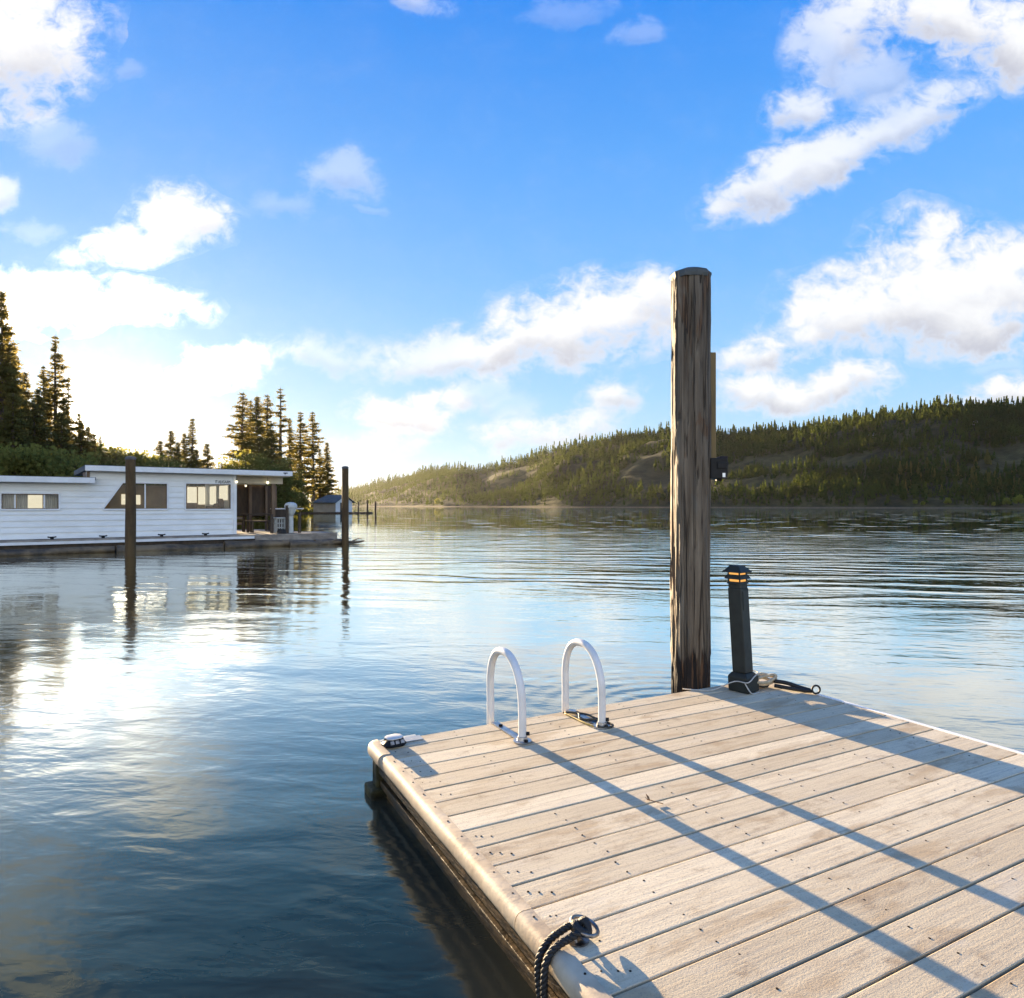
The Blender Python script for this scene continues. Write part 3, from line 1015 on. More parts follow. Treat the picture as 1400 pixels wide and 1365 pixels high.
for (k, px, ty, Z, lb) in [
    ('leaf_round', 154, 603, 73, 'low leafy tree filling the skyline right under the sun'),
    ('leaf_round', 142, 616, 74, 'low leafy tree straight below the sun, left of the front pile'),
    ('leaf_round', 182, 612, 76, 'low leafy tree behind the pile that stands before the house'),
    ('leaf_round', 214, 616, 80, 'low leafy tree right of the pile before the house'),
    ('leaf_round', 30, 596, 54, 'lower leafy tree in front, above the left wing roof end'),
    ('leaf_round', 70, 605, 57, 'lower leafy tree in front, above the low wing windows'),
    ('leaf_tall', 104, 612, 60, 'lower leafy tree in front, above the roof step'),
    ('leaf_tall', 292, 640, 92, 'low leafy bush tree above the lettering end of the roof'),
    ('leaf_tall', 338, 612, 100, 'dark leafy tree standing behind the right end of the main roof'),
    ('leaf_tall', 374, 622, 106, 'dark leafy tree behind the porch roof end'),
    ('leaf_tall', 398, 640, 124, 'dark leafy tree beyond the porch, left of the paired pines'),
    ('leaf_round', 390, 664, 120, 'low leafy tree seen beyond the porch posts'),
    ('leaf_round', 345, 655, 100, 'low leafy tree dark behind the porch'),
    ('leaf_round', 365, 668, 104, 'low leafy tree behind the porch table'),
    ('leaf_round', 412, 676, 134, 'low leafy tree left of the boathouse roof'),
]:
    tree('leafy_tree', k, px, ty, Z, lb, GL, 1.0)
GS = 'bushes on the far shore'
for (px, ty, q, lb) in [(1376, 680, .012, 'sunlit yellow-green bush on the far shore nearest the right edge'),
                        (1392, 676, .015, 'larger sunlit yellow-green bush at the right edge of the far shore'),
                        (1358, 686, .010, 'small yellow-green bush left of the two sunlit shore bushes'),
                        (1296, 680, .03, 'pair-topped green bush on the far shore'),
                        (1251, 683, .03, 'small green bush on the far shore below the slope'),
                        (1262, 685, .02, 'low green bush touching the small green shore bush'),
                        (598, 681, .01, 'bright yellow-green sapling alone on the distant shore'),
                        (604, 686, .01, 'lower yellow-green sapling at the foot of the bright distant one')]:
    X, Y, Z0 = hill_z(px, q)
    e = tree('shore_bush', 'leaf_bright', px, ty, Y, lb, GS, 0.8, None, Z0)
    e['category'] = 'bush'

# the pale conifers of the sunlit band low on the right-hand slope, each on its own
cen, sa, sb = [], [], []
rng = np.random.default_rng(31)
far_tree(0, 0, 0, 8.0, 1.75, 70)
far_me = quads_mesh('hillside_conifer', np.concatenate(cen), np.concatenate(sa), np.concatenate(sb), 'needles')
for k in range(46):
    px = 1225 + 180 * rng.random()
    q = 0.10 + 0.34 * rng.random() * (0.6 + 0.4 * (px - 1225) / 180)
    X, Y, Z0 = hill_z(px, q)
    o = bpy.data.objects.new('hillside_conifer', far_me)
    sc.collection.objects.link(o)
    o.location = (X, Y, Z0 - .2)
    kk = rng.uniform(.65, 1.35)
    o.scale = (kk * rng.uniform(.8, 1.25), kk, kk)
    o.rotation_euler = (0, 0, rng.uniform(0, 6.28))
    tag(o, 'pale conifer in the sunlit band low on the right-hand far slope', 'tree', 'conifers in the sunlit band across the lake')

# ------------------------------------------------------------------ small houses on the far slope
for (px, py, w, q, lb) in [(1032, 593, 5.2, .80, 'tiny white house low on the far slope right of the big pile'),
                           (1024, 597, 3.6, .77, 'tinier white shed left of the white house on the far slope'),
                           (1331, 581, 5.0, .83, 'pale house among trees high on the right-hand slope'),
                           (697, 628, 7.5, .90, 'pale house on the ridge shoulder of the distant hill'),
                           (1192, 599, 4.5, .72, 'small white shed by the sunlit clearing')]:
    q = min(np.linspace(.05, 1.0, 200), key=lambda u: abs(HY - (hill_z(px, u)[2] - CAMZ) * FPX / hill_z(px, u)[1] - py))
    X, Y, Z0 = hill_z(px, q)
    w *= .62
    e = thing('hillside_house', lb, 'house', (X, Y, Z0), 'houses on the far slope')
    mb = MB()
    mb.box((X - w / 2, Y - 2.5, Z0 - 1), (X + w / 2, Y + 2.5, Z0 + 2.3))
    mb.build('wall', 'tan_wall', e)
    mb = MB()
    hw = w / 2 + 0.4
    mb.add([(X - hw, Y - 3, Z0 + 2.31), (X + hw, Y - 3, Z0 + 2.31), (X + hw, Y + 3, Z0 + 2.31), (X - hw, Y + 3, Z0 + 2.31), (X - hw, Y, Z0 + 3.8), (X + hw, Y, Z0 + 3.8)],
           [(0, 1, 5, 4), (2, 3, 4, 5), (0, 4, 3), (1, 2, 5), (0, 3, 2, 1)])
    mb.build('roof', 'roof_dark', e)

# ------------------------------------------------------------------ boathouse and its landing
BZ = 138.0
e_b = thing('boathouse', 'small boathouse with slate roof and pale gable end below the conifers', 'boathouse', (at_px(452, BZ), BZ, 0.2))
cxb, czb = at_px(459, BZ), BZ
yaw = R(-28)


def bh(x, y, z):
    ca, sa_ = rot2(yaw)
    return (cxb + ca * x - sa_ * y, czb + sa_ * x + ca * y, z)


LB, DB = -6.2, 5.0      # the long side runs to the left of the near corner, the gable end away to the right
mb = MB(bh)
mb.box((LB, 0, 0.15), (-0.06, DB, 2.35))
mb.build('side_wall', 'tan_wall', e_b)  # shade of the long side is put into this darker wall colour
mb = MB(bh)
mb.add([(0, 0, .15), (0, DB, .15), (0, DB, 2.35), (0, DB / 2, 3.7), (0, 0, 2.35), (-.05, 0, .15), (-.05, DB, .15), (-.05, DB, 2.35), (-.05, DB / 2, 3.7), (-.05, 0, 2.35)],
       [(0, 1, 2, 3, 4), (9, 8, 7, 6, 5), (0, 4, 9, 5), (1, 6, 7, 2), (4, 3, 8, 9), (3, 2, 7, 8)])
mb.build('gable_wall', 'pale_wall', e_b)
mb = MB(bh)
mb.box((0.012, 1.3, 0.1), (0.05, 2.7, 2.2))
mb.build('door', 'black_plastic', e_b)
mb = MB(bh)
for s in (0, 1):
    y0, ym = (-.45, DB / 2) if s == 0 else (DB + .45, DB / 2)
    zz0 = 2.36 - .24
    mb.add([(LB - .4, y0, zz0), (.5, y0, zz0), (.5, ym, 3.72), (LB + 1.6, ym, 3.72), (LB - .4, y0, zz0 + .12), (.5, y0, zz0 + .12), (.5, ym, 3.84), (LB + 1.6, ym, 3.84)],
           [(0, 1, 2, 3), (4, 7, 6, 5), (0, 4, 5, 1), (1, 5, 6, 2), (2, 6, 7, 3), (3, 7, 4, 0)])
mb.add([(LB - .4, -.45, 2.12), (LB - .4, DB + .45, 2.12), (LB + 1.6, DB / 2, 3.80), (LB - .4, -.45, 2.24), (LB - .4, DB + .45, 2.24), (LB + 1.6, DB / 2, 3.92)],
       [(0, 1, 2), (3, 5, 4), (0, 3, 4, 1)])
mb.build('roof', 'roof_slate', e_b)
mb = MB()
mb.box((at_px(402, 136), 133, -.2), (at_px(511, 136), 135, 0.26))
tag(mb.build('landing_stage', 'dark_wood', base=(at_px(455, 136), 134, 0)), 'low dark landing stage along the water before the boathouse', 'dock')
mb = MB(bh)
mb.box((LB - 2, -2.5, -.3), (1.5, DB + 1, 0.14))
mb.build('float', 'dark_wood', e_b)


def small_pile(px, top, Z, r, lb, bottom=-1.0, matn='dark_wood', cap=False):
    X = at_px(px, Z)
    e = thing('mooring_pile', lb, 'pile', (X, Z, 0), 'wooden mooring piles')
    mb = MB()
    h = z_at(top, Z)
    rs = []
    for i in range(9):
        f = i / 8
        z = bottom + (h - bottom) * f
        rs.append([(X + r * (1.08 - .12 * f) * (1 + .05 * math.sin(3 * j + i)) * math.cos(2 * math.pi * j / 14), Z + r * (1.08 - .12 * f) * math.sin(2 * math.pi * j / 14), z) for j in range(14)])
    mb.rings(rs)
    mb.build('shaft', matn, e, smooth='auto')
    if cap:
        mb = MB()
        mb.lathe((X, Z, h), [(r * 1.04, -.06), (r * 1.06, 0.01), (r * .5, .045), (0.01, 0.05)], 14)
        mb.build('cap', 'roof_dark', e)
    return e


small_pile(178.5, 626, 20.6, 0.145, 'thick brown pile in front of the white floating house', cap=True, matn='pile_brown')
small_pile(472, 639, 27.2, 0.135, 'brown pile standing by the end of the house platform', cap=True, matn='pile_brown')
small_pile(490, 686, 136.5, 0.14, 'thinnest far pile, at the landing stage beside the boathouse')
small_pile(502.5, 684, 132, 0.17, 'taller far pile near the landing stage end')
small_pile(513.5, 685, 132, 0.17, 'far pile standing alone in open water past the landing stage')

# ------------------------------------------------------------------ floating house
FD, FN, F0 = (0.8, 0.6), (0.6, -0.8), (-16.4, 21.4)      # along the front, out of the front, origin at the picture's left edge


def HF(t_, n_, z_):
    return (F0[0] + FD[0] * t_ + FN[0] * n_, F0[1] + FD[1] * t_ + FN[1] * n_, z_)


def tpx(px, n_=0.0):
    k = (px - CX) / FPX
    ox, oy = F0[0] + FN[0] * n_, F0[1] + FN[1] * n_
    return (k * oy - ox) / (FD[0] - k * FD[1])


def zpx(px, py, n_=0.0):
    t_ = tpx(px, n_)
    return z_at(py, F0[1] + FD[1] * t_ + FN[1] * n_)


FLZ = 0.47
TW = tpx(118)                    # the step between the low wing and the main room
TC = tpx(322)                    # right-hand corner of the main room
TR = tpx(399, .35)               # right-hand end of the porch roof
Z_LOW, Z_HIGH = zpx(60, 656), zpx(250, 647)
house = thing('floating_house', 'white clapboard floating house with flat roofs and a covered porch', 'house', HF(4, -2.5, FLZ))
WINS = [  # (t at sill left, t at head left, t right, z sill, z head)
    (tpx(2), tpx(2), tpx(80), zpx(40, 696), zpx(40, 675.5)),
    (tpx(142), tpx(168), tpx(228), zpx(185, 695.8), zpx(185, 661)),
    (tpx(254), tpx(254), tpx(315), zpx(285, 696), zpx(285, 662)),
]
# front wall in lapped courses, split round the windows
for (nm, ta, tb, ztop, wins) in (('low_wing_wall', -9.0, TW, Z_LOW, WINS[:1]), ('front_wall', TW, TC, Z_HIGH, WINS[1:])):
    mb = MB(HF)
    zs = set([FLZ, ztop])
    z = FLZ
    while z < ztop:
        zs.add(round(z, 4))
        z += 0.20
    for w in wins:
        zs.update((w[3], w[4]))
    zs = sorted(zs)
    for z0, z1 in zip(zs[:-1], zs[1:]):
        if z1 - z0 < 1e-4:
            continue
        segs = [(ta, ta)]
        cuts = []
        for w in wins:
            if z0 >= w[3] - 1e-4 and z1 <= w[4] + 1e-4:
                lf = lambda zz: w[0] + (w[1] - w[0]) * (zz - w[3]) / (w[4] - w[3])
                cuts.append((lf(z0), lf(z1), w[2], w[2]))
        cuts.sort()
        left = (ta, ta)
        spans = []
        for c in cuts:
            spans.append((left[0], left[1], c[0], c[1]))
            left = (c[2], c[3])
        spans.append((left[0], left[1], tb, tb))
        # lap: the foot of each course stands proud
        k0 = ((z0 - FLZ) / 0.20 + 1e-6) % 1
        k1 = k0 + (z1 - z0) / 0.20
        n0, n1 = 0.030 * (1 - k0), 0.030 * max(0, 1 - k1)
        for (a0, a1, b0, b1) in spans:
            mb.add([(a0, n0, z0), (b0, n0, z0), (b1, n1, z1), (a1, n1, z1), (a0, -.1, z0), (b0, -.1, z0), (b1, -.1, z1), (a1, -.1, z1)],
                   [(0, 1, 2, 3), (7, 6, 5, 4), (0, 4, 5, 1), (3, 2, 6, 7), (1, 5, 6, 2), (0, 3, 7, 4)])
    mb.build(nm, 'white_paint', house)
# right end wall, closed back wall with glowing panels in place of daylight, inside surfaces
DEP = -4.6
mb = MB(HF)
mb.box((TC - .1, -.105, FLZ), (TC, DEP, Z_HIGH))
mb.build('end_wall', 'white_paint', house)
mb = MB(HF)
mb.box((TC - .09, .056, FLZ), (TC + .03, -.06, Z_HIGH - .01))
mb.build('corner_board', 'trim_white', house)
mb = MB(HF)
mb.box((-9, DEP - .1, FLZ), (TC - .11, DEP, Z_HIGH - .35))
mb.box((-9, DEP, FLZ - .02), (TC - .11, -.11, FLZ + .03))
mb.box((TW - .05, DEP + .02, FLZ + .04), (TW + .03, -.14, Z_LOW - .02))
mb.build('room_shell', 'interior', house)
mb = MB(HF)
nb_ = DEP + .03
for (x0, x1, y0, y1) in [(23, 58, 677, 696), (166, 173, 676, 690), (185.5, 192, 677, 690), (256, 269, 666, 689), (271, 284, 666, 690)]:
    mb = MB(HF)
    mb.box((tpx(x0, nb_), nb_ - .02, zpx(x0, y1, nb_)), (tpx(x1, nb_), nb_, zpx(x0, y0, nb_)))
    mb.build('window_glow_panel', 'window_glow', house)
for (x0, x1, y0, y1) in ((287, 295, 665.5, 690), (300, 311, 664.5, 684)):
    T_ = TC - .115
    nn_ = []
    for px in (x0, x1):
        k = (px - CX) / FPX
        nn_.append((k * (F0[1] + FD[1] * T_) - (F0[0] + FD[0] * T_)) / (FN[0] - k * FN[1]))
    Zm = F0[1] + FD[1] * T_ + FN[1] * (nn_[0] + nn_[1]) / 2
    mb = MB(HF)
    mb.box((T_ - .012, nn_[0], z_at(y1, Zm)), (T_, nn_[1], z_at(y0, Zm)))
    mb.build('window_glow_panel', 'window_glow', house)  # glowing panel on the end wall, imitating a daylit window
# windows
for i, w in enumerate(WINS):
    a, a2, b, z0, z1 = w
    e_w = MB(HF)
    tr_ = 0.055
    e_w.box((a - .03, .056, z0 - tr_), (b + .03, -.05, z0))
    e_w.box((a2 - .03, .056, z1), (b + .03, -.05, z1 + tr_))
    e_w.box((b, .055, z0), (b + tr_, -.05, z1))
    e_w.add([(a - tr_, .055, z0), (a, .055, z0), (a2, .055, z1), (a2 - tr_, .055, z1), (a - tr_, -.05, z0), (a, -.05, z0), (a2, -.05, z1), (a2 - tr_, -.05, z1)],
            [(0, 1, 2, 3), (7, 6, 5, 4), (1, 5, 6, 2), (0, 3, 7, 4), (0, 4, 5, 1), (2, 6, 7, 3)])
    fr_o = e_w.build('window', 'trim_white', house)
    sa2 = MB(HF)
    sw = .022
    sa2.box((a + .001, .030, z0 + .001), (b - .001, -.027, z0 + sw))
    sa2.box((a2 + .001, .030, z1 - sw), (b - .001, -.027, z1 - .001))
    sa2.box((b - sw, .028, z0 + sw), (b - .001, -.027, z1 - sw))
    sa2.add([(a + .001, .028, z0 + sw), (a + sw, .028, z0 + sw), (a2 + sw, .028, z1 - sw), (a2 + .001, .028, z1 - sw), (a + .001, -.027, z0 + sw), (a + sw, -.027, z0 + sw), (a2 + sw, -.027, z1 - sw), (a2 + .001, -.027, z1 - sw)],
            [(0, 1, 2, 3), (7, 6, 5, 4), (1, 5, 6, 2), (0, 3, 7, 4)])
    sa2.build('sash', 'brown_wood', fr_o)
    p_ = MB(HF)
    p_.add([(a, -.03, z0), (b, -.03, z0), (b, -.03, z1), (a2, -.03, z1)], [(0, 1, 2, 3)])
    p_.build('pane', 'glass', fr_o)
    mu = MB(HF)
    for px in {0: (20.5, 60.5), 1: (198.5,), 2: ()}[i]:
        tt = tpx(px)
        mu = MB(HF)
        mu.box((tt - .022, -.0, z0), (tt + .022, -.028, z1))
        mu.build('mullion', 'trim_white', fr_o)
    if i == 0:
        cu = MB(HF)
        for (p0, p1) in ((3, 20), (23, 38), (61, 79)):
            cu = MB(HF)
            t0, t1 = tpx(p0, -.25), tpx(p1, -.25)
            nn = 18
            rows = []
            for k in range(nn):
                f = k / (nn - 1)
                rows.append((t0 + (t1 - t0) * f, -.25 + .025 * math.sin(f * 22)))
            cu.add([(x, y, z0 - .05) for x, y in rows] + [(x, y, z1 + .05) for x, y in rows] +
                   [(x, y - .01, z0 - .05) for x, y in rows] + [(x, y - .01, z1 + .05) for x, y in rows],
                   [(k, k + 1, nn + k + 1, nn + k) for k in range(nn - 1)] + [(2 * nn + k + 1, 2 * nn + k, 3 * nn + k, 3 * nn + k + 1) for k in range(nn - 1)])
            cu.build('curtain', 'curtain', fr_o, smooth=True)
    if i == 2:
        cu = MB(HF)
        t0 = tpx(262, -1.6)
        cu.rbox((tpx(259, -1.6), -1.6, z0 + .1), (.5, .3, .26))
        cu.lathe((tpx(297, -1.4), -1.4, z0 - .1), [(.14, 0), (.2, .16), (.12, .3), (.02, .32)], 10)
        cu.lathe((tpx(287, -1.4), -1.4, z0 - .1), [(.1, 0), (.17, .12), (.16, .2), (.02, .21)], 10)
        cu.rbox((tpx(306, -1.5), -1.5, z0 + .15), (.4, .3, .5))
        cu.build('counter_goods', 'brown_wood', fr_o, smooth='auto')
# roofs with white fascia
mb = MB(HF)
mb.box((-9.3, .34, Z_LOW + .0), (tpx(131, .34), DEP - .3, Z_LOW + .10))
rf = mb.build('roof', 'roof_dark', house)
mb = MB(HF)
mb.box((-9.32, .37, Z_LOW - .10), (tpx(130, .37), .342, Z_LOW + .085))
mb.build('fascia', 'trim_white', rf)
zf0 = Z_HIGH - .02
mb = MB(HF)
mb.box((tpx(117, .34), .34, zf0 + .02), (TR, DEP - .3, zf0 + .20))
rf = mb.build('roof', 'roof_dark', house)
mb = MB(HF)
mb.box((tpx(116.5, .37), .37, zf0 + .0), (TR + .02, .342, zf0 + .18))
mb.box((TR + .002, .34, zf0 + .0), (TR + .03, DEP - .3, zf0 + .18))
mb.build('fascia', 'trim_white', rf)
mb = MB(HF)
mb.box((TC + .05, .30, zf0 - .03), (TR - .05, DEP, zf0 + .015))
mb.build('soffit', 'soffit', rf)
mb = MB(HF)
mb.box((TC + .035, -.6, zf0 - .30), (TR - .10, -.45, zf0 - .035))
mb.box((TC + .035, -2.9, zf0 - .28), (TR - .10, -2.75, zf0 - .035))
mb.build('beam', 'soffit', house)
mb = MB(HF)
mb.box((TW - .0, .05, Z_LOW + .11), (TW + .1, -1.4, Z_HIGH - .03))
mb.build('clerestory', 'brown_wood', house)
for (px, n_, w_) in ((373.5, -.52, .13), (376, -2.8, .12), (342, -2.82, .12), (364, -2.85, .09)):
    mb = MB(HF)
    tt = tpx(px, n_)
    mb.box((tt - w_ / 2, n_ - w_ / 2, FLZ), (tt + w_ / 2, n_ + w_ / 2, zf0 - .305))
    mb.build('post', 'brown_wood', house)
mb = MB(HF)
n_ = -3.0
t0, t1 = TC + .06, tpx(371, n_)
kk = 0
tt = t0
while tt < t1:
    mb.box((tt, n_ - .02 - (kk % 2) * .012, 1.12), (min(tt + .16, t1), n_ + .02 - (kk % 2) * .012, zf0 - .30))
    tt += .16
    kk += 1
mb.build('porch_screen', 'dark_wood', house)
mb = MB(HF)
for z in (0.74, 0.98):
    mb.box((t0, n_ - .05, z), (tpx(332, n_), n_ - .01, z + .09))
mb.build('porch_rail', 'grey_wood', house)
# lettering above the right-hand window
cu = bpy.data.curves.new('lettering', 'FONT')
cu.body = 'IT AJUGAAM'
cu.size = 0.165
cu.extrude = 0.004
txo = bpy.data.objects.new('lettering', cu)
sc.collection.objects.link(txo)
bpy.context.view_layer.update()
txm = bpy.data.meshes.new_from_object(txo.evaluated_get(bpy.context.evaluated_depsgraph_get()))
bpy.data.objects.remove(txo)
tl, tz = tpx(294), zpx(305, 661.2)
xs = [v.co.x for v in txm.vertices]
kx = (tpx(315) - .02 - tl) / (max(xs) - min(xs))
mb = MB(HF)
mb.add([(tl + (v.co.x - min(xs)) * kx, 0.058 + v.co.z, tz + v.co.y) for v in txm.vertices], [tuple(p.vertices) for p in txm.polygons])
mb.build('lettering', 'lettering', house)
# fascia bracket mark at the roof's free end
mb = MB(HF)
mb.box((TR - .34, .385, zf0 + .09), (TR - .18, .371, zf0 + .13))
mb.box((TR - .30, .384, zf0 + .06), (TR - .25, .3715, zf0 + .09))
mb.build('bracket', 'roof_dark', house)

# globe bulbs under the porch roof
for (px, py, n_, r_, lb) in ((366, 660, -.35, .062, 'largest glowing globe bulb under the porch roof by the front post'),
                             (336, 664.5, -2.2, .045, 'small glowing globe bulb deep under the porch roof'),
                             (323.5, 659, .1, .055, 'glowing globe bulb tight against the house corner')):
    t_, z_ = tpx(px, n_), zpx(px, py, n_)
    e = thing('globe_light', lb, 'lamp', HF(t_, n_, z_), 'globe lights under the porch roof')
    c = HF(t_, n_, z_)
    mb = MB()
    mb.lathe(c, [(0.01, -r_), (r_ * .7, -r_ * .7), (r_, 0), (r_ * .7, r_ * .7), (.012, r_)], 12)
    mb.build('globe', 'bulb', e, smooth=True)
    mb = MB()
    mb.lathe(c, [(.022, r_ * .98), (.022, r_ + .05), (.006, r_ + .055), (.006, zf0 - .03 - z_)], 8)
    mb.build('socket', 'black_plastic', e)

# ------------------------------------------------------------------ platform that carries the house
plat = thing('house_platform', 'log and plank float carrying the white house', 'float', HF(3, 0, 0))
TE = tpx(460, .55)
mb = MB(HF)
n_ = .62
row = 0
while n_ > -5.2:
    mb.ct = random.random()
    n2 = n_ - .18
    mb.box((-9.5, n_, FLZ - .075 - .004 * (row % 2)), (TE - .05 * (row % 3) - (0 if n_ > -1.2 else 1.3), n2 + .012, FLZ - .012 - .003 * (row % 2)))
    n_, row = n2, row + 1
mb.build('decking', 'grey_wood', plat)
mb = MB(HF)
mb.box((-9.5, .665, FLZ - .16), (tpx(348, .66), .625, FLZ - .07))
mb.build('edge_board', 'trim_white', plat)
mb = MB(HF)
mb.box((tpx(349, .66), .66, FLZ - .28), (TE - .02, .626, FLZ - .08))
mb.build('edge_plank', 'grey_wood', plat)
mb = MB(HF)
mb.box((-9.4, .55, -.1), (TE - .2, -5, FLZ - .085))
mb.build('frame', 'dark_wood', plat)
rg = np.random.default_rng(5)
tt = -9.4
while tt < TE + .6:
    L = min(rg.uniform(2.6, 4.6), TE + .25 - tt)
    if L < .8:
        break
    mb = MB(HF)
    nn, r0, zc = rg.uniform(.76, .86), rg.uniform(.15, .20), rg.uniform(.02, .08)
    pts = [(tt + L * f, nn + rg.uniform(-.03, .03), zc + rg.uniform(-.025, .025)) for f in np.linspace(0, 1, 7)]
    mb.tube(pts, lambda u: r0 * (1.0 - .25 * u + .05 * math.sin(u * 17)), 12, k=3)
    mb.build('log', 'log_wood', plat, smooth='auto')
    tt += L + .05
mb = MB(HF)
tl0 = tpx(396, .95)
tl1 = tpx(498, .95)
pts = [(tl0 + (tl1 - tl0) * f, .98 + .04 * math.sin(f * 9), .04 + .05 * f + .02 * math.sin(f * 13)) for f in np.linspace(0, 1, 9)]
mb.tube(pts, lambda u: .125 * (1 - u) ** .6 + .02 + .02 * math.sin(u * 31) * (1 - u), 10, k=3)
for (f, dn_, L) in ((.52, .1, .5), (.7, -.1, .4), (.83, .1, .35)):
    b0 = Vector((tl0 + (tl1 - tl0) * f, .98, .10))
    mb.tube([b0, b0 + Vector((L * .5, dn_, .10)), b0 + Vector((L, dn_ * 1.5, .11))], lambda u: .035 * (1 - u) + .008, 6, k=3)
tag(mb.build('driftwood_log', 'log_wood', smooth='auto', base=HF(tl1 - 2, 1.1, 0)), 'tapering driftwood log pointing out past the end pile', 'log')

# cleats along the platform's front edge
for (px, lb) in ((71, 'small dark cleat on the platform edge below the low wing'), (141, 'small dark cleat on the platform left of the front pile'),
                 (281, 'small dark cleat on the platform below the right-hand window'), (221, 'small dark cleat on the platform edge right of the front pile')):
    n_ = .45
    tt = tpx(px, n_)
    e = thing('dock_cleat', lb, 'cleat', HF(tt, n_, FLZ), 'cleats along the house platform')
    mb = MB(HF)
    mb.box((tt - .05, n_ - .035, FLZ - .01), (tt + .05, n_ + .035, FLZ + .05))
    mb.build('foot', 'black_plastic', e, bevel=.008)
    mb = MB(HF)
    mb.tube([(tt - .12, n_, FLZ + .078), (tt - .06, n_, FLZ + .064), (tt + .06, n_, FLZ + .064), (tt + .12, n_, FLZ + .078)], .022, 8)
    mb.build('horn', 'black_plastic', e, smooth=True)

# ------------------------------------------------------------------ things on the porch
# table with two benches
n_ = -1.9
tc = tpx(357, n_)
e = thing('porch_table', 'dark slatted table under the porch roof', 'table', HF(tc, n_, FLZ))
mb = MB(HF)
for k in range(6):
    mb.box((tc - .75, n_ - .40 + k * .135, 1.19), (tc + .75, n_ - .28 + k * .135, 1.23))
mb.build('table_top', 'dark_wood', e, bevel=.006)
for sx in (-1, 1):
    for sy in (-1, 1):
        mb = MB(HF)
        mb.box((tc + sx * .62 - .04, n_ + sy * .3 - .04, FLZ), (tc + sx * .62 + .04, n_ + sy * .3 + .04, 1.187))
        mb.build('leg', 'dark_wood', e)
for (dn_, lb) in ((.62, 'dark bench on the near side of the porch table'), (-.62, 'dark bench beyond the porch table')):
    e = thing('porch_bench', lb, 'bench', HF(tc, n_ + dn_, FLZ), 'benches at the porch table')
    mb = MB(HF)
    for k in range(3):
        mb.box((tc - .7, n_ + dn_ - .17 + k * .12, .90), (tc + .7, n_ + dn_ - .07 + k * .12, .935))
    mb.build('seat', 'dark_wood', e)
    for sx in (-1, 1):
        mb = MB(HF)
        mb.box((tc + sx * .55 - .035, n_ + dn_ - .13, FLZ), (tc + sx * .55 + .035, n_ + dn_ + .13, .897))
        mb.build('leg', 'dark_wood', e)
# dark grill stand with pale shelf
n_ = -.9
tg = tpx(386, n_)
e = thing('serving_counter', 'dark stand with a pale shelf top behind the pale lattice', 'counter', HF(tg, n_, FLZ))
mb = MB(HF)
mb.box((tg - .42, n_ - .25, 1.42), (tg + .42, n_ + .25, 1.46))
mb.build('shelf', 'trim_white', e)
mb = MB(HF)
mb.box((tg - .38, n_ - .22, .62), (tg + .38, n_ + .22, 1.41))
mb.build('body', 'dark_wood', e, bevel=.02)
for sx in (-1, 1):
    mb = MB(HF)
    mb.box((tg + sx * .33 - .03, n_ - .2, FLZ), (tg + sx * .33 + .03, n_ + .2, .617))
    mb.build('leg', 'dark_wood', e)
# pale lattice stool
n_ = -.25
tl_ = tpx(383.5, n_)
e = thing('lattice_stool', 'pale woven lattice stool at the porch front', 'stool', HF(tl_, n_, FLZ))
mb = MB(HF)
w_ = .20
for z in (.50, .68, .86, 1.04):
    for (a, b) in (((-w_, -w_), (w_, -w_)), ((w_, -w_), (w_, w_)), ((w_, w_), (-w_, w_)), ((-w_, w_), (-w_, -w_))):
        mb.tube([(tl_ + a[0], n_ + a[1], z), (tl_ + b[0], n_ + b[1], z)], .016, 5, smooth=False)
for k in range(5):
    f = -1 + 2 * k / 4
    for (x, y) in ((f * w_, -w_), (f * w_, w_), (-w_, f * w_), (w_, f * w_)):
        mb.tube([(tl_ + x, n_ + y, FLZ), (tl_ + x * .92, n_ + y * .92, 1.05)], .015, 5, smooth=False)
mb.build('weave', 'white_plastic', e)
mb = MB(HF)
mb.box((tl_ - .23, n_ - .23, 1.06), (tl_ + .23, n_ + .23, 1.095))
mb.build('seat', 'white_plastic', e, bevel=.01)
# white ribbed fixture on a stem
n_ = .12
tw_ = tpx(397.5, n_)
e = thing('ribbed_pedestal', 'white upright fixture with a ribbed flared head on a slim stem', 'fixture', HF(tw_, n_, FLZ))
mb = MB(HF)
mb.box((tw_ - .09, n_ - .07, FLZ), (tw_ + .09, n_ + .07, 1.16))
mb.build('stem', 'white_plastic', e, bevel=.02)
mb = MB(HF)
prof = [(.09, 1.16), (.15, 1.28), (.20, 1.42), (.235, 1.50), (.235, 1.58), (.19, 1.66), (.10, 1.70), (.01, 1.71)]
rs = []
for (r_, z_) in prof:
    rs.append([(tw_ + r_ * (1 + .06 * (j % 2)) * math.cos(2 * math.pi * j / 24), n_ + r_ * (1 + .06 * (j % 2)) * math.sin(2 * math.pi * j / 24), z_) for j in range(24)])
mb.rings(rs)
mb.build('head', 'white_plastic', e)
mb = MB(HF)
mb.box((tw_ + .22, n_ - .05, 1.42), (tw_ + .52, n_ + .05, 1.47))
mb.build('arm', 'white_plastic', e, bevel=.01)
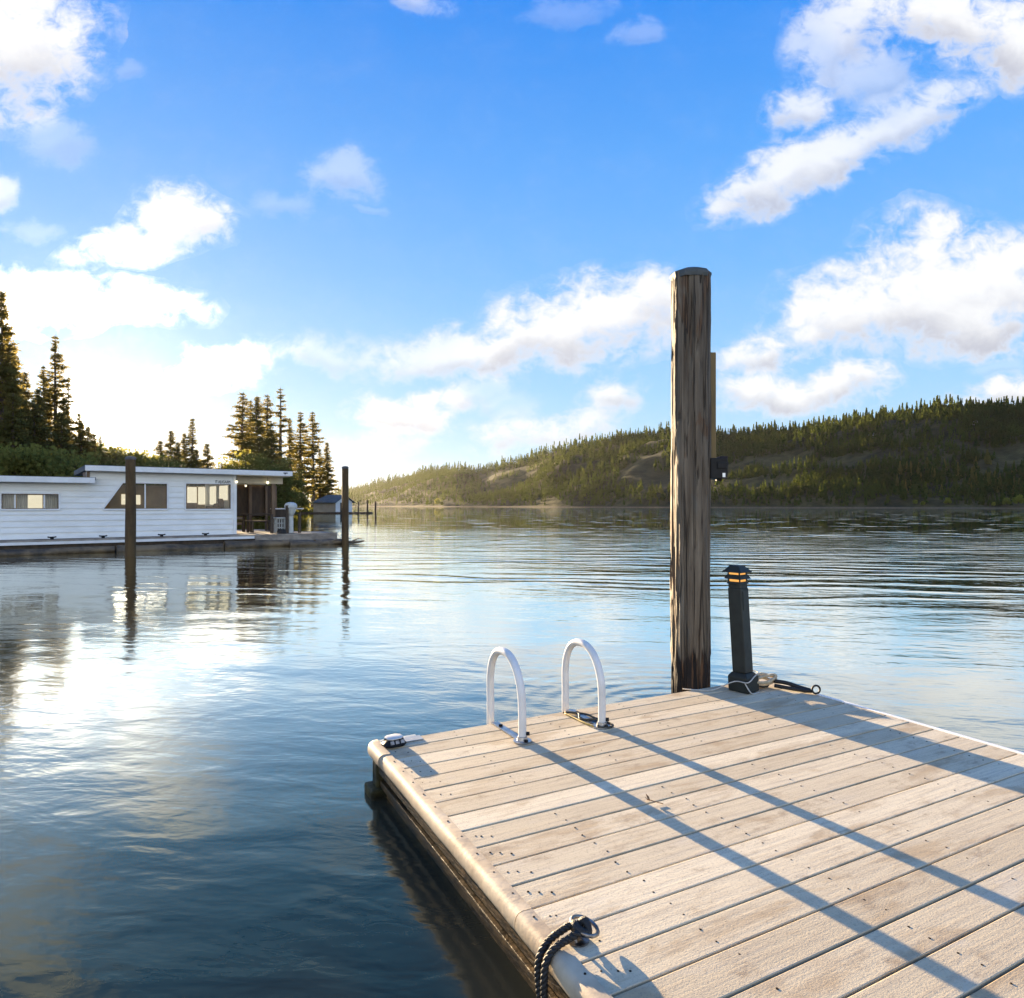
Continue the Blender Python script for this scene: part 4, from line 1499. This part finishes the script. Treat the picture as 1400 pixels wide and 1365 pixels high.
# porch edge posts with rope rails
for (px, lb, h_) in ((371.5, 'short dark post by the porch table, leftmost of the three deck posts', 1.2),
                     (392.5, 'short dark post beside the white ribbed fixture', 1.55), (409.5, 'short dark post at the outer end of the porch deck', 1.25)):
    n_ = .25
    tp = tpx(px, n_)
    e = thing('deck_post', lb, 'post', HF(tp, n_, FLZ), 'deck posts along the porch front')
    mb = MB(HF)
    mb.box((tp - .05, n_ - .05, FLZ), (tp + .05, n_ + .05, h_))
    mb.build('shaft', 'dark_wood', e, bevel=.01)
    mb = MB(HF)
    mb.box((tp - .06, n_ - .06, h_ + .001), (tp + .06, n_ + .06, h_ + .03))
    mb.build('cap', 'dark_wood', e, bevel=.008)
# mooring bitt / heap at the platform front
n_ = .42
tb_ = tpx(385, n_)
mb = MB(HF)
mb.tube([(tb_ + .17 * math.cos(a) * (1 - a * .012), n_ + .14 * math.sin(a) * (1 - a * .012), FLZ + .02 + a * .0065) for a in np.linspace(0, 22, 60)], .028, 6, k=1)
tag(mb.build('rope_coil', 'rope_black', smooth=True, base=HF(tb_, n_, FLZ)), 'dark coil of rope on the platform below the pale stool', 'rope')

# ------------------------------------------------------------------ the dock in front
DA = R(27.5)
CA, SA = rot2(DA)
DZ = 0.25                                # deck height over the water


def D(u, v, z):
    return (CA * u - SA * v, SA * u + CA * v, z)


UL, UR, VF, VN = 1.06, 4.06, 3.64, -2.6
dock = thing('floating_dock', 'sand-grey plank dock with a rounded beige bumper, nearest in view', 'dock', D(2.5, 1.0, 0))
mb = MB(D)
rg = random.Random(12)
PITCH, GAP = 0.146, 0.0095
edges = [VF]
v = 3.515
while v > VN:
    edges.append(v)
    v -= PITCH
for i in range(len(edges) - 1):
    v1, v0 = edges[i], edges[i + 1]
    mb.ct = rg.random()
    dz = rg.uniform(-.0012, .0012)
    ul = UL + .002 + rg.uniform(-.001, .001)
    b0, b1, zt, zb = v0 + GAP / 2, v1 - GAP / 2 * (0 if i == 0 else 1), DZ + dz, DZ - .035
    e_ = .0026
    nseg = 1
    prof = [(b0, zb), (b1, zb), (b1, zt - e_), (b1 - e_ * .35, zt - e_ * .3), (b1 - e_, zt), (b0 + e_, zt), (b0 + e_ * .35, zt - e_ * .3), (b0, zt - e_)]
    mb.rings([[(u, vv, zz_) for (vv, zz_) in prof] for u in (ul, UR - .026 - rg.uniform(0, .002))])
mb.cur = 1
# screws
rg = random.Random(3)


def screw(u, v, z=DZ + .0005, r=.0042):
    mb.add([(u + r * math.cos(a), v + r * math.sin(a), z + .0004) for a in (0, 1.047, 2.094, 3.141, 4.189, 5.236)] +
           [(u + r * 1.1 * math.cos(a), v + r * 1.1 * math.sin(a), z - .004) for a in (0, 1.047, 2.094, 3.141, 4.189, 5.236)],
           [(0, 1, 2, 3, 4, 5)] + [(k, k + 6, (k + 1) % 6 + 6, (k + 1) % 6) for k in range(6)])


for i in range(len(edges) - 1):
    v1, v0 = edges[i], edges[i + 1]
    for (uu, fs) in ((UL + .035, (.62,)), (UL + .07, (.5,)), (UL + .105, (.36,)), (UL + .43, (.28, .74)), (UL + 1.02, (.27, .73)), (UL + 1.61, (.3, .72)), (UL + 2.2, (.28, .73)), (UL + 2.72, (.28, .75))):
        for f in fs:
            if rg.random() < .96:
                screw(uu + rg.uniform(-.012, .012), v0 + (v1 - v0) * f + rg.uniform(-.006, .006), r=rg.uniform(.0034, .0046))
for i in range(len(edges) - 1):
    screw(UL - .014, edges[i + 1] + .095, DZ + .0085, .004)
deck_o = mb.build('decking', ['deck', 'screw'], dock)
# bumper along the left edge
prof_b = [(-.002, DZ + .007), (.034, DZ + .0078), (.047, DZ + .004), (.056, DZ - .006), (.0605, DZ - .020), (.061, DZ - .038), (.057, DZ - .052), (.047, DZ - .061), (.02, DZ - .066), (-.004, DZ - .066), (-.004, DZ - .038), (-.002, DZ - .02)]


def bumper(v0, v1, steps, bulge=0.0):
    mb = MB(D)
    rs = []
    rg = random.Random(int(v0 * 100))
    for k in range(steps + 1):
        f = k / steps
        v_ = v0 + (v1 - v0) * f
        s_ = 1 + bulge * math.sin(math.pi * f) + rg.uniform(-.006, .006)
        sag = rg.uniform(-.0012, .0012)
        rs.append([(UL - o_ * s_, v_, z_ + sag) for (o_, z_) in prof_b])
    mb.rings(rs)
    return mb.build('edge_bumper', 'vinyl', dock, smooth='auto')


bumper(1.902, VF - .205, 30)
bumper(0.45, 1.898, 24)
bumper(VN, 0.446, 30)
# corner piece: wraps the far corner
mb = MB(D)
rs = []
cu_, cv_ = UL, VF - .012
for k in range(5):
    rs.append([(UL - o_ * 1.07 - .002, VF - .212 + k * .045, z_ + .002) for (o_, z_) in prof_b])
for k in range(1, 9):
    a = math.pi / 2 * k / 8
    rs.append([(cu_ - o_ * 1.07 * math.cos(a), cv_ + o_ * 1.07 * math.sin(a) + .0, z_ + .002) for (o_, z_) in prof_b])
mb.rings(rs)
mb.build('corner_bumper', 'vinyl', dock, smooth='auto')
mb = MB(D)
mb.rings([[(UL + uu, cv_ + o_ * .62 + .004, z_ + .001) for (o_, z_) in prof_b] for uu in (.004, .10, .19, .215)])
mb.build('end_bumper', 'corner_grey', dock, smooth='auto')
mb = MB(D)
mb.box((UL + .002, VF - .075, DZ + .0035), (UL + .235, VF - .006, DZ + .0085))
mb.build('corner_plate', 'corner_grey', dock, bevel=.002)
# fascia boards, right-hand trim and floats
mb = MB(D)
mb.box((UL - .002, VN, -.03), (UL + .036, VF - .03, DZ - .069))
mb.box((UL + .037, VF - .04, -.02), (UR - .03, VF - .006, DZ - .037))
mb.box((UR - .062, VN, -.02), (UR - .027, VF - .045, DZ - .037))
mb.build('fascia', 'fascia', dock, bevel=.004)
mb = MB(D)
mb.box((UL - .034, VN, .125), (UL - .003, VF - .03, .172))
mb.box((UL - .026, VN, .05), (UL - .003, VF - .03, .085))
mb.build('rub_strip', 'fascia', dock, bevel=.003)
mb = MB(D)
mb.box((UR - .024, VN, DZ - .10), (UR, VF, DZ + .006))
mb.build('edge_trim', 'trim_white', dock, bevel=.004)
for (v0, v1) in ((2.55, VF - .02), (1.15, 2.45), (-.3, 1.05), (VN, -.4)):
    for (u0, u1) in ((UL - .05, UL + 1.0), (UR - 1.05, UR - .1)):
        mb = MB(D)
        mb.box((u0, v0, -.40), (u1, v1, -.035 + .03))
        mb.build('float', 'algae', dock, bevel=.04, seg=3)
# leg bracket at the corner
mb = MB(D)
mb.box((UL - .045, VF - .11, -.25), (UL + .03, VF - .02, DZ - .07))
mb.box((UL - .085, VF - .15, -.02), (UL + .01, VF - .0, .05))
mb.build('corner_bracket', 'algae', dock, bevel=.012)

# ------------------------------------------------------------------ swim ladder
lad = thing('swim_ladder', 'white hooped swim ladder bolted to the far edge of the plank dock', 'ladder', D(2.05, 3.45, DZ))
RT = .0225
for ui in (1.775, 2.315):
    vf, vb = 3.285, 3.695
    top = DZ + .488 - RT
    cv = (vf + vb) / 2
    hv = (vb - vf) / 2
    pts = [(ui, vf, DZ + .008), (ui, vf, DZ + .08), (ui, vf, DZ + .15)]
    for k in range(1, 16):
        a = math.pi * k / 16
        sx = abs(math.cos(a)) ** .86 * (1 if math.cos(a) > 0 else -1)
        pts.append((ui - .012 * math.sin(a), cv - hv * sx, DZ + .19 + (top - DZ - .19) * math.sin(a) ** .92))
    pts += [(ui, vb, DZ + .15), (ui, vb, DZ), (ui, vb, -.3), (ui, vb, -.9)]
    mb = MB(D)
    mb.tube(pts, RT, 18, k=3)
    rail = mb.build('handrail', 'ladder_white', lad, smooth=True)
    mb = MB(D)
    mb.box((ui - .022, vf - .03, DZ + .0025), (ui + .022, vb - .055, DZ + .0085))
    mb.lathe((ui, vf, DZ), [(.052, .0025), (.052, .009), (.030, .011), (.028, .03), (.0235, .032)], 20)
    mb.box((ui - .02, vb - .10, DZ - .10), (ui + .02, vb - .052, DZ + .0025))
    mb.build('base_plate', 'galv', rail, smooth='auto')
    mb = MB(D)
    mb.lathe((ui, vf + .27, DZ + .008), [(.013, .001), (.013, .009), (.006, .011)], 6)
    mb.build('bolt', 'black_plastic', rail)
    mb = MB(D)
    mb.lathe((ui + .004, vf - .038, DZ + .008), [(.012, .001), (.012, .012), (.006, .014)], 6)
    mb.build('bolt', 'black_plastic', rail)
    mb = MB(D)
    mb.tube([(ui + .018, vf - .01, DZ + .045), (ui + .036, vf - .02, DZ + .045)], .011, 8, smooth=False)
    mb.build('lock_knob', 'black_plastic', rail)
for z in (-.05, -.35, -.65):
    mb = MB(D)
    mb.tube([(1.775 + RT, 3.695, z), (2.315 - RT, 3.695, z)], .016, 10, smooth=False)
    mb.build('rung', 'ladder_white', lad)
mb = MB(D)
mb.tube([(2.25, 3.60, DZ + .010), (2.30, 3.52, DZ + .018), (2.265, 3.44, DZ + .010), (2.335, 3.36, DZ + .018), (2.275, 3.27, DZ + .010), (2.34, 3.235, DZ + .010), (2.375, 3.27, DZ + .012), (2.345, 3.40, DZ + .016), (2.35, 3.50, DZ + .010), (2.29, 3.57, DZ + .012), (2.245, 3.61, DZ + .008)], .0065, 8)
tag(mb.build('dark_cord', 'cord_dark', smooth=True, base=D(2.3, 3.45, DZ)), 'thin dark cord lying round the foot of the farther ladder hoop', 'cord')
mb = MB(D)
mb.tube([(2.243, 3.585, DZ + .008), (2.248, 3.48, DZ + .008), (2.25, 3.38, DZ + .008), (2.262, 3.30, DZ + .008)], .0055, 8)
tag(mb.build('yellow_cord', 'cord_yellow', smooth=True, base=D(2.25, 3.45, DZ)), 'short yellow cord beside the base plate of the farther ladder hoop', 'cord')

# ------------------------------------------------------------------ big pile
PX, PY, PR = 1.325, 4.955, .141
PTOP = z_at(374, PY - .05)
e_p = thing('mooring_pile', 'big weathered grey-brown pile behind the dock corner with a metal cap', 'pile', (PX, PY, 0), 'wooden mooring piles')
nz, na = 150, 96
rs = []
for i in range(nz):
    z = -1.2 + (PTOP + 1.2) * i / (nz - 1)
    ring_ = []
    for j in range(na):
        a = 2 * math.pi * j / na
        ca, sa_ = rot2(a)
        g1_ = mnoise.fractal(Vector((ca * 2.6, sa_ * 2.6, z * .55)), .8, 2.1, 5)
        crack = abs(mnoise.noise(Vector((ca * 3.4 + 7, sa_ * 3.4, z * .30 + 2))))
        crack2 = abs(mnoise.noise(Vector((ca * 7.5 + 1, sa_ * 7.5, z * .5 + 9))))
        kn = mnoise.noise(Vector((ca * 5 + 2, sa_ * 5, z * 2.6)))
        r_ = PR * (1.0 + .014 * (2.0 - z) / 3) + .011 * g1_ - .006 * max(0, min(1, (kn - .35) * 6)) - .011 * max(0, 1 - crack / .055) - .006 * max(0, 1 - crack2 / .08)
        fl = mnoise.noise(Vector((ca * 1.7 + 3, sa_ * 1.7, z * .8)))
        r_ += -.007 * max(0, min(1, (fl - .22) * 9))
        if z < .48:
            r_ -= .006 * max(0, min(1, (.48 + .2 * g1_ - z) * 9))
        ring_.append((PX + r_ * ca, PY + r_ * sa_, z))
    rs.append(ring_)
mb = MB()
mb.rings(rs)
mb.build('shaft', 'pile', e_p, smooth='auto')
mb = MB()
rs = []
for (rr_, z_, wob) in ((PR + .006, -.036, .012), (PR + .009, -.016, .006), (PR + .008, .004, .004), (PR + .002, .012, .004), (PR * .55, .036, .008), (.01, .044, .0)):
    ring_ = []
    for j in range(11):
        a = 2 * math.pi * j / 11 + .2
        ring_.append((PX + (rr_ + random.uniform(-wob, wob) * .5) * math.cos(a), PY + (rr_ + random.uniform(-wob, wob) * .5) * math.sin(a), PTOP + z_ + random.uniform(-wob, wob)))
    rs.append(ring_)
mb.rings(rs)
mb.build('cap', 'cap_metal', e_p)
mb = MB()
mb.box((PX + .128, PY - .03, z_at(640, PY)), (PX + .181, PY + .05, z_at(483, PY)))
bt = mb.build('batten', 'batten', e_p, bevel=.006)
mb = MB()
zb0, zb1 = z_at(655, PY - .02), z_at(627, PY - .02)
mb.rbox((PX + .185, PY - .03, (zb0 + zb1) / 2), (.125, .12, zb1 - zb0))
mb.rbox((PX + .225, PY - .02, zb1 + .004), (.06, .1, .018))
mb.rbox((PX + .200, PY - .03, zb0 - .008), (.035, .05, .018))
mb.rbox((PX + .2505, PY - .03, (zb0 + zb1) / 2 + .035), (.012, .09, .03))
mb.rbox((PX + .205, PY - .094, (zb0 + zb1) / 2 + .02), (.07, .012, .05))
bx_ = mb.build('fixture_box', 'black_plastic', e_p, bevel=.005)
mb = MB()
mb.rbox((PX + .218, PY - .0915, zb0 + .025), (.02, .006, .03))
mb.build('clip', 'galv', bx_)

# ------------------------------------------------------------------ bollard light
BX, BY = 1.655, 4.765
e_l = thing('bollard_light', 'dark bollard lamp with two amber slits at the dock corner', 'lamp', (BX, BY, DZ))
LEAN = (-.052, 0.0)
by = R(40)


def BL(x, y, z):
    ca, sa_ = rot2(by)
    k = z / .9
    return (BX + ca * x - sa_ * y + LEAN[0] * k, BY + sa_ * x + ca * y + LEAN[1] * k, DZ + z)


def sqring(h_, z_):
    return [(-h_, -h_, z_), (h_, -h_, z_), (h_, h_, z_), (-h_, h_, z_)]


mb = MB(BL)
mb.rings([sqring(.076, .002), sqring(.077, .012), sqring(.077, .108), sqring(.055, .136)])
mb.build('base', 'dark_metal', e_l, bevel=.006)
HT = z_at(773, BY) - DZ
zk = HT - .160
mb = MB(BL)
mb.rings([sqring(.052, .136), sqring(.0515, zk)])
post_o = mb.build('post', 'dark_metal', e_l, bevel=.006)
mb = MB(BL)
mb.box((-.030, -.0555, zk - .155), (.042, -.052, zk - .018))
mb.build('access_panel', 'dark_metal', post_o, bevel=.002)
mb = MB(BL)
mb.rings([sqring(.047, zk), sqring(.047, zk + .028), sqring(.056, zk + .030), sqring(.050, zk + .044), sqring(.030, zk + .046)])
mb.build('collar', 'dark_metal', e_l, bevel=.002)
mb = MB(BL)
mb.rings([sqring(.041, zk + .046), sqring(.041, zk + .122)])
mb.build('lens', 'amber', e_l)
mb = MB(BL)
mb.rings([sqring(.067, zk + .066), sqring(.050, zk + .096), sqring(.044, zk + .096), sqring(.060, zk + .064)])
for (x, y) in ((-1, -1), (1, -1), (1, 1), (-1, 1)):
    mb.box((x * .043 - .004, y * .043 - .004, zk + .046), (x * .043 + .004, y * .043 + .004, zk + .122))
mb.build('louver', 'dark_metal', e_l)
mb = MB(BL)
mb.rings([sqring(.074, zk + .112), sqring(.074, zk + .118), sqring(.050, zk + .142), sqring(.036, zk + .158), sqring(.020, zk + .162)])
mb.build('hood', 'dark_metal', e_l, bevel=.002)

# thin line round the bollard's foot, and the rope heap with its shackle at the corner
fx = lambda x, y, z: BL(x, y, z)
mb = MB()
pl = [(PX - .10, PY - .16, DZ + .004), (PX + .02, PY - .20, DZ + .006), (BX - .22, BY - .02, DZ + .012), fx(-.085, .02, .075), fx(-.082, -.082, .085), fx(.0, -.084, .112), fx(.07, -.075, .135), fx(.082, .0, .13), fx(.08, .08, .10)]
mb.tube(pl, .0042, 6)
mb.tube([fx(-.082, -.060, .080), fx(-.0815, -.086, .04), fx(-.05, -.095, .006), fx(.03, -.10, .004)], .0042, 6)
tag(mb.build('thin_line', 'rope_grey', smooth=True, base=(BX, BY, DZ)), 'thin pale line looped round the foot of the bollard lamp', 'rope')
rg = random.Random(8)
RX, RY = D(3.86, 3.38, 0)[:2]
e_r = thing('rope_heap', 'heap of tan rope on the dock corner behind the bollard lamp', 'rope', (RX, RY, DZ))
for k in range(5):
    mb = MB(D)
    u0, v0 = 3.80 + rg.uniform(-.03, .05), 3.46 + rg.uniform(-.03, .03)
    L = rg.uniform(.10, .15)
    w_ = rg.uniform(.022, .04)
    zb = DZ + .014 + k * .0135
    pts = []
    for j in range(10):
        a = 2 * math.pi * j / 10
        pts.append((u0 + L * math.cos(a) + rg.uniform(-.012, .012), v0 + w_ * math.sin(a) + rg.uniform(-.01, .01) - .25 * L * math.cos(a), zb + .012 * math.sin(3 * a + k) + (.012 if k > 2 else 0)))
    mb.twist(pts, .011, 3, 0.04, close=True)
    mb.build('rope_loop', 'rope_tan' if k != 1 else 'rope_black', e_r, smooth=True)
mb = MB(D)
mb.tube([(3.90, 3.40, DZ + .055), (3.95, 3.33, DZ + .05), (4.0, 3.26, DZ + .03), (4.03, 3.20, DZ + .02)], .015, 8)
mb.tube([(3.88, 3.38, DZ + .03), (3.94, 3.30, DZ + .022), (4.0, 3.22, DZ + .018), (4.03, 3.18, DZ + .02)], .014, 8)
mb.build('rope_end', 'rope_black', e_r, smooth=True)
mb = MB(D)
c = Vector((4.035, 3.155, DZ + .036))
mb.tube([c + Vector((.026 * math.cos(a) * .9, -.026 * math.cos(a) * .5, .028 * math.sin(a))) for a in np.linspace(0, 2 * math.pi, 13)[:-1]], .007, 8, close=True, k=3)
mb.build('eye', 'rope_black', e_r, smooth=True)

# ------------------------------------------------------------------ solar marker on the near-left far corner
e_s = thing('solar_dock_light', 'small low light with a pale top on the far left dock corner', 'lamp', D(1.115, 3.555, DZ))
su, sv = 1.118, 3.552


def SL(x, y, z):
    ca, sa_ = rot2(R(8))
    u, v = su + ca * x - sa_ * y, sv + sa_ * x + ca * y
    return D(u, v, DZ + .009 + z)


def oct_(rx, ry, z):
    k = .55
    return [(-rx, -ry * k, z), (-rx * k, -ry, z), (rx * k, -ry, z), (rx, -ry * k, z), (rx, ry * k, z), (rx * k, ry, z), (-rx * k, ry, z), (-rx, ry * k, z)]


mb = MB(SL)
mb.rings([oct_(.060, .052, 0), oct_(.062, .054, .010), oct_(.055, .047, .016), oct_(.045, .038, .036), oct_(.044, .037, .038)])
mb.build('housing', 'black_plastic', e_s, smooth='auto')
mb = MB(SL)
mb.rings([oct_(.047, .040, .0385), oct_(.047, .040, .043), oct_(.040, .033, .046)])
mb.build('lens', 'solar_panel', e_s, smooth='auto')
mb = MB(SL)
for k in (-1, 0, 1):
    mb.add([(k * .03 - .011, -.0505, .017), (k * .03 + .011, -.0505, .017), (k * .03 + .010, -.0425, .033), (k * .03 - .010, -.0425, .033), (k * .03 - .011, -.046, .016), (k * .03 + .011, -.046, .016), (k * .03 + .010, -.038, .034), (k * .03 - .010, -.038, .034)],
           [(0, 1, 2, 3), (7, 6, 5, 4), (0, 4, 5, 1), (2, 6, 7, 3), (1, 5, 6, 2), (0, 3, 7, 4)])
mb.build('side_lens', 'steel', e_s)

# ------------------------------------------------------------------ mooring ring and black rope on the near bumper
e_m = thing('mooring_ring', 'loose steel ring on a plate at the dock edge', 'ring', D(1.13, 1.70, DZ))
ru, rv = 1.128, 1.705
mb = MB(D)
mb.lathe((ru - .015, rv, DZ), [(.034, .001), (.034, .006), (.016, .009)], 16)
mb.tube([(ru - .03, rv - .012, DZ + .005), (ru - .03, rv - .006, DZ + .024), (ru - .01, rv + .004, DZ + .030), (ru + .004, rv + .008, DZ + .006)], .006, 8)
mb.build('pad_eye', 'steel', e_m, smooth='auto')
mb = MB(D)
c = Vector((ru + .012, rv + .004, DZ + .034))
mb.tube([c + Vector((.041 * math.cos(a), .041 * math.sin(a) * .92, .016 * math.cos(a + .6) * -1)) for a in np.linspace(0, 2 * math.pi, 17)[:-1]], .0062, 10, close=True, k=3)
mb.build('ring', 'steel', e_m, smooth=True)
e_k = thing('black_rope', 'doubled black rope run over the beige bumper from the steel ring', 'rope', D(1.0, 1.72, DZ))
for (dv, dz_) in ((.016, .006), (-.020, .0)):
    mb = MB(D)
    mb.twist([(ru + .005, rv + dv * .3, DZ + .028 + dz_), (ru - .03, rv + dv, DZ + .036 + dz_), (UL + .005, rv + dv + .004, DZ + .026 + dz_), (UL - .045, rv + dv, DZ + .016), (UL - .074, rv + dv - .006, DZ - .012),
             (UL - .084, rv + dv - .012, DZ - .05), (UL - .085, rv + dv * .8 - .018, DZ - .10), (UL - .082, rv + dv * .6 - .022, DZ - .155), (UL - .085, rv + dv * .4 - .025, DZ - .22)], .0115, 3, 0.045)
    mb.build('strand', 'rope_black', e_k, smooth=True)
mb = MB(D)
mb.tube([(ru - .012, rv + .022, DZ + .024), (ru + .012, rv + .004, DZ + .052), (ru + .008, rv - .022, DZ + .030), (ru - .020, rv - .012, DZ + .040), (ru - .022, rv + .012, DZ + .046)], .0125, 10, close=True)
mb.build('knot', 'rope_black', e_k, smooth=True)
mb = MB(D)
c = Vector((UL - .135, rv - .045, DZ - .185))
mb.tube([c + Vector((.018 * math.cos(a), .034 * math.cos(a), .036 * math.sin(a))) for a in np.linspace(0, 2 * math.pi, 15)[:-1]], .005, 8, close=True, k=3)
tag(mb.build('steel_ring', 'steel', smooth=True, base=D(UL - .135, rv - .045, DZ - .185)), 'dark steel ring hanging below the bumper on the black rope', 'ring')

# ------------------------------------------------------------------ dead leaf on the boards
lx, ly = at_px(889, 2.975), 2.975
mb = MB()
rg = random.Random(2)
for k in range(5):
    a = 2.2 + k * .55
    L = rg.uniform(.016, .028)
    c = Vector((lx, ly, DZ + .006))
    d = Vector((math.cos(a), math.sin(a), rg.uniform(.2, .8)))
    s_ = Vector((-math.sin(a), math.cos(a), 0)) * .006
    q = [c, c + d * L * .5 + s_, c + d * L, c + d * L * .5 - s_]
    th = Vector((0, 0, .0012))
    mb.add(q + [p + th for p in q], [(0, 3, 2, 1), (4, 5, 6, 7), (0, 1, 5, 4), (1, 2, 6, 5), (2, 3, 7, 6), (3, 0, 4, 7)])
mb.tube([(lx, ly, DZ + .008), (lx + .022, ly - .012, DZ + .006), (lx + .052, ly - .026, DZ + .003)], .0018, 6)
tag(mb.build('dead_leaf', 'dry_leaf', base=(lx, ly, DZ)), 'curled brown dead leaf lying on the deck boards', 'leaf')

# ------------------------------------------------------------------ air over the lake
USE_HAZE = True
if USE_HAZE:
    mb = MB()
    mb.box((-2600, -120, -2.5), (2600, 3400, 135))
    m, t, out = new_mat('haze')
    pv = t.n('ShaderNodeVolumePrincipled')
    pv.inputs['Color'].default_value = (0.98, 0.96, 0.92, 1)
    pv.inputs['Density'].default_value = 0.000016
    pv.inputs['Anisotropy'].default_value = 0.6
    t.t.links.new(pv.outputs[0], out.inputs['Volume'])
    M['haze'] = m
    tag(mb.build('haze', 'haze'), kind='stuff')
